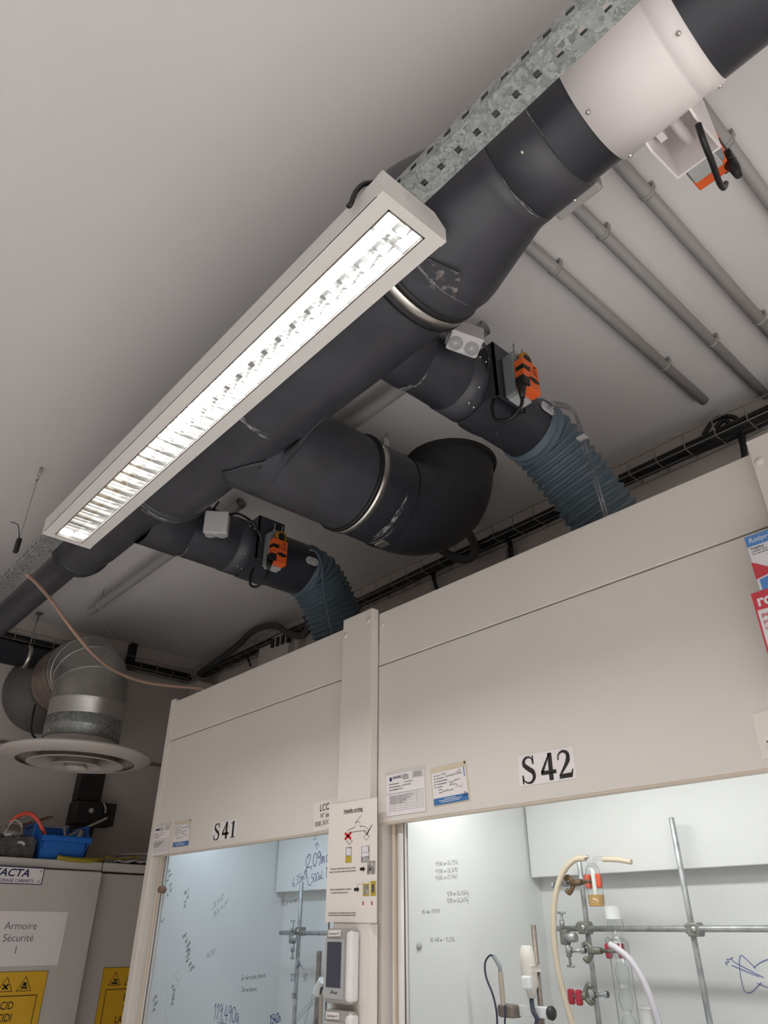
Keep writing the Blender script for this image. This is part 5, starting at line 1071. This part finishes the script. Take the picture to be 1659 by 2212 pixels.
# ------------------------------------------------------------------ things on the cabinets
bx = thing('storage_bin', (-3.63, 1.25, CZT), 'blue plastic storage bin on top of the cabinets', 'bin')
m = MB(); y0, y1, x0, x1, z0 = 1.150, 1.335, -3.76, -3.535, CZT+.002
def wall(a, b, h0, h1, tk, out):
    a = V(a); b = V(b); o = V(out); m.prism([a, b, b+V((0, 0, h1))+o*.25, a+V((0, 0, h0))+o*.25], o.normalized()*-tk)
wall((x1, y0, z0), (x1, y1, z0), .085, .085, .004, (.08, 0, 0)); wall((x0, y0, z0), (x0, y1, z0), .15, .15, .004, (-.02, 0, 0))
for y, o in ((y0, -.04), (y1, .06)):
    m.prism([(x0, y, z0), (x1, y, z0), (x1+.02, y+o*.3, z0+.085), (x1-.07, y+o*.45, z0+.15), (x0, y+o*.45, z0+.15)], (0, .004 if o < 0 else -.004, 0))
m.box((x0, y0, z0), (x1, y1, z0+.004)); m.build('shell', 'bin', bx)
m = MB(); m.rbox((x1+.010, y0-.012, z0+.070), (x1+.032, y1+.022, z0+.094), .004); m.rbox((x0, y0-.030, z0+.135), (x1-.062, y0-.008, z0+.152), .004); m.rbox((x1-.075, y0-.030, z0+.03), (x1-.055, y0-.004, z0+.150), .004); m.rbox((x0, y1+.015, z0+.135), (x1-.062, y1+.035, z0+.150), .004); m.build('rim', 'bin', bx)
cord('pale_rod', [onX(146, 1806, -3.62), onX(190, 1786, -3.66), onX(231, 1767, -3.70)], .0055, 'greyp', 'pale plastic rod slanting up out of the blue bin', 'rod')
cord('pale_rod', [onX(141, 1818, -3.60), onX(140, 1800, -3.62), onX(139, 1788, -3.63)], .0055, 'greyp', 'short pale stub standing up in the blue bin', 'rod')
cord('plastic_spatula', [onX(162, 1820, -3.58), onX(172, 1806, -3.60), onX(177, 1797, -3.61)], .011, 'greyp', 'pale spatula end in the right half of the blue bin', 'spatula')
fb = thing('foam_tray', (-3.66, .98, CZT), 'dark grey foam-like tray of odds and ends left of the blue bin', 'tray')
MB().rbox((-3.78, .80, CZT+.001), (-3.535, 1.128, CZT+.078), .006).build('body', 'foam', fb)
m = MB(); R = random.Random(2)
for k in range(26): p = V((R.uniform(-3.72, -3.54), R.uniform(.92, 1.11), CZT+.078)); m.ball(p, R.uniform(.010, .024), 5, (1.2, 1.1, .6))
m.build('crumpled_contents', 'foam', fb)
cord('red_tube', [onX(x, y, -3.56) for x, y in ((22, 1777), (40, 1762), (62, 1757), (80, 1770), (92, 1792), (101, 1811))], .0085, 'redtube', 'red rubber tube arching over the edge of the blue bin', 'tube', None, 12)
cord('brown_rod', [onX(x, y, -3.60) for x, y in ((48, 1783), (80, 1773), (113, 1764))], .0055, 'brown', 'brown rod end pointing right above the blue bin', 'rod')
cord('pale_rod', [onX(x, y, -3.58) for x, y in ((2, 1794), (35, 1773), (71, 1754))], .0055, 'greyp', 'pale rod slanting up from the grey tray', 'rod')
cord('pale_string', [onX(x, y, -3.55) for x, y in ((2, 1806), (12, 1796), (30, 1772), (44, 1778), (47, 1795), (38, 1810), (24, 1815))], .0042, 'greyp', 'pale looped cord at the left edge above the grey tray', 'cord')
cord('thin_wire', [onX(x, y, -3.57) for x, y in ((0, 1766), (30, 1769), (60, 1772), (95, 1777))], .0018, 'zinc', 'thin stiff wire lying across the rods above the grey tray', 'wire')
cord('white_connector', [onX(38, 1820, -3.53), onX(46, 1819, -3.53), onX(53, 1824, -3.53)], .006, 'whitec', 'small white connector on the front of the grey tray', 'connector')
m = MB(); m.ball(onX(26, 1800, -3.56), .045, 8, (.7, 1.2, .8)); tag(m.build('plastic_bag', 'bag'), 'crumpled clear plastic bag on the grey tray at the left edge', 'bag')
cord('yellow_tube', [V((-3.512, onX(122, 1862, -3.51).y, CZT+.009)), V((-3.505, onX(150, 1866, -3.51).y, CZT+.004)), V((-3.502, onX(185, 1869, -3.51).y, CZT+.004)), V((-3.52, onX(210, 1862, -3.51).y, CZT+.010)), V((-3.56, onX(226, 1850, -3.55).y, CZT+.013)), V((-3.60, onX(215, 1848, -3.6).y, CZT+.014)), V((-3.62, onX(190, 1850, -3.6).y, CZT+.012))], .0105, 'ytube', 'yellow-green rubber tube bundled in front of the blue bin', 'tube', None, 12)
cord('yellow_string', [V((-3.56, onX(228, 1850, -3.55).y, CZT+.028)), V((-3.56, onX(260, 1850, -3.55).y, CZT+.022)), V((-3.56, onX(285, 1846, -3.55).y, CZT+.030)), V((-3.56, onX(303, 1842, -3.55).y, CZT+.040))], .0048, 'ytube', 'thin yellow-green cord end beside the white cord coil', 'cord')
m = MB()
for k in range(9):
    q = .105-.006*(k % 4); m.tube(arcpts((-3.70+.006*(k % 3), 1.70, CZT+.020+.0085*(k//2)), (1, 0, 0), (0, 1.25, .04*(k % 3-1)), q, 0, 2*PI, 28)[:-1], .0048, 8, closed=True)
tag(m.build('cord_coil', 'whitec'), 'coil of white cord on the cabinet beside the left hood', 'cord')
m = MB(); R = random.Random(6); nx, ny = 10, 14; vs = [(-3.60+.08*i/(nx-1), 1.50+.34*j/(ny-1), CZT+.004+.016*R.random()) for i in range(nx) for j in range(ny)]
m.add(vs, [(i*ny+j, i*ny+j+1, (i+1)*ny+j+1, (i+1)*ny+j) for i in range(nx-1) for j in range(ny-1)], True); tag(m.build('plastic_wrap', 'sleeve', None, .002), 'crinkled clear plastic wrap under the white cord coil', 'wrap')
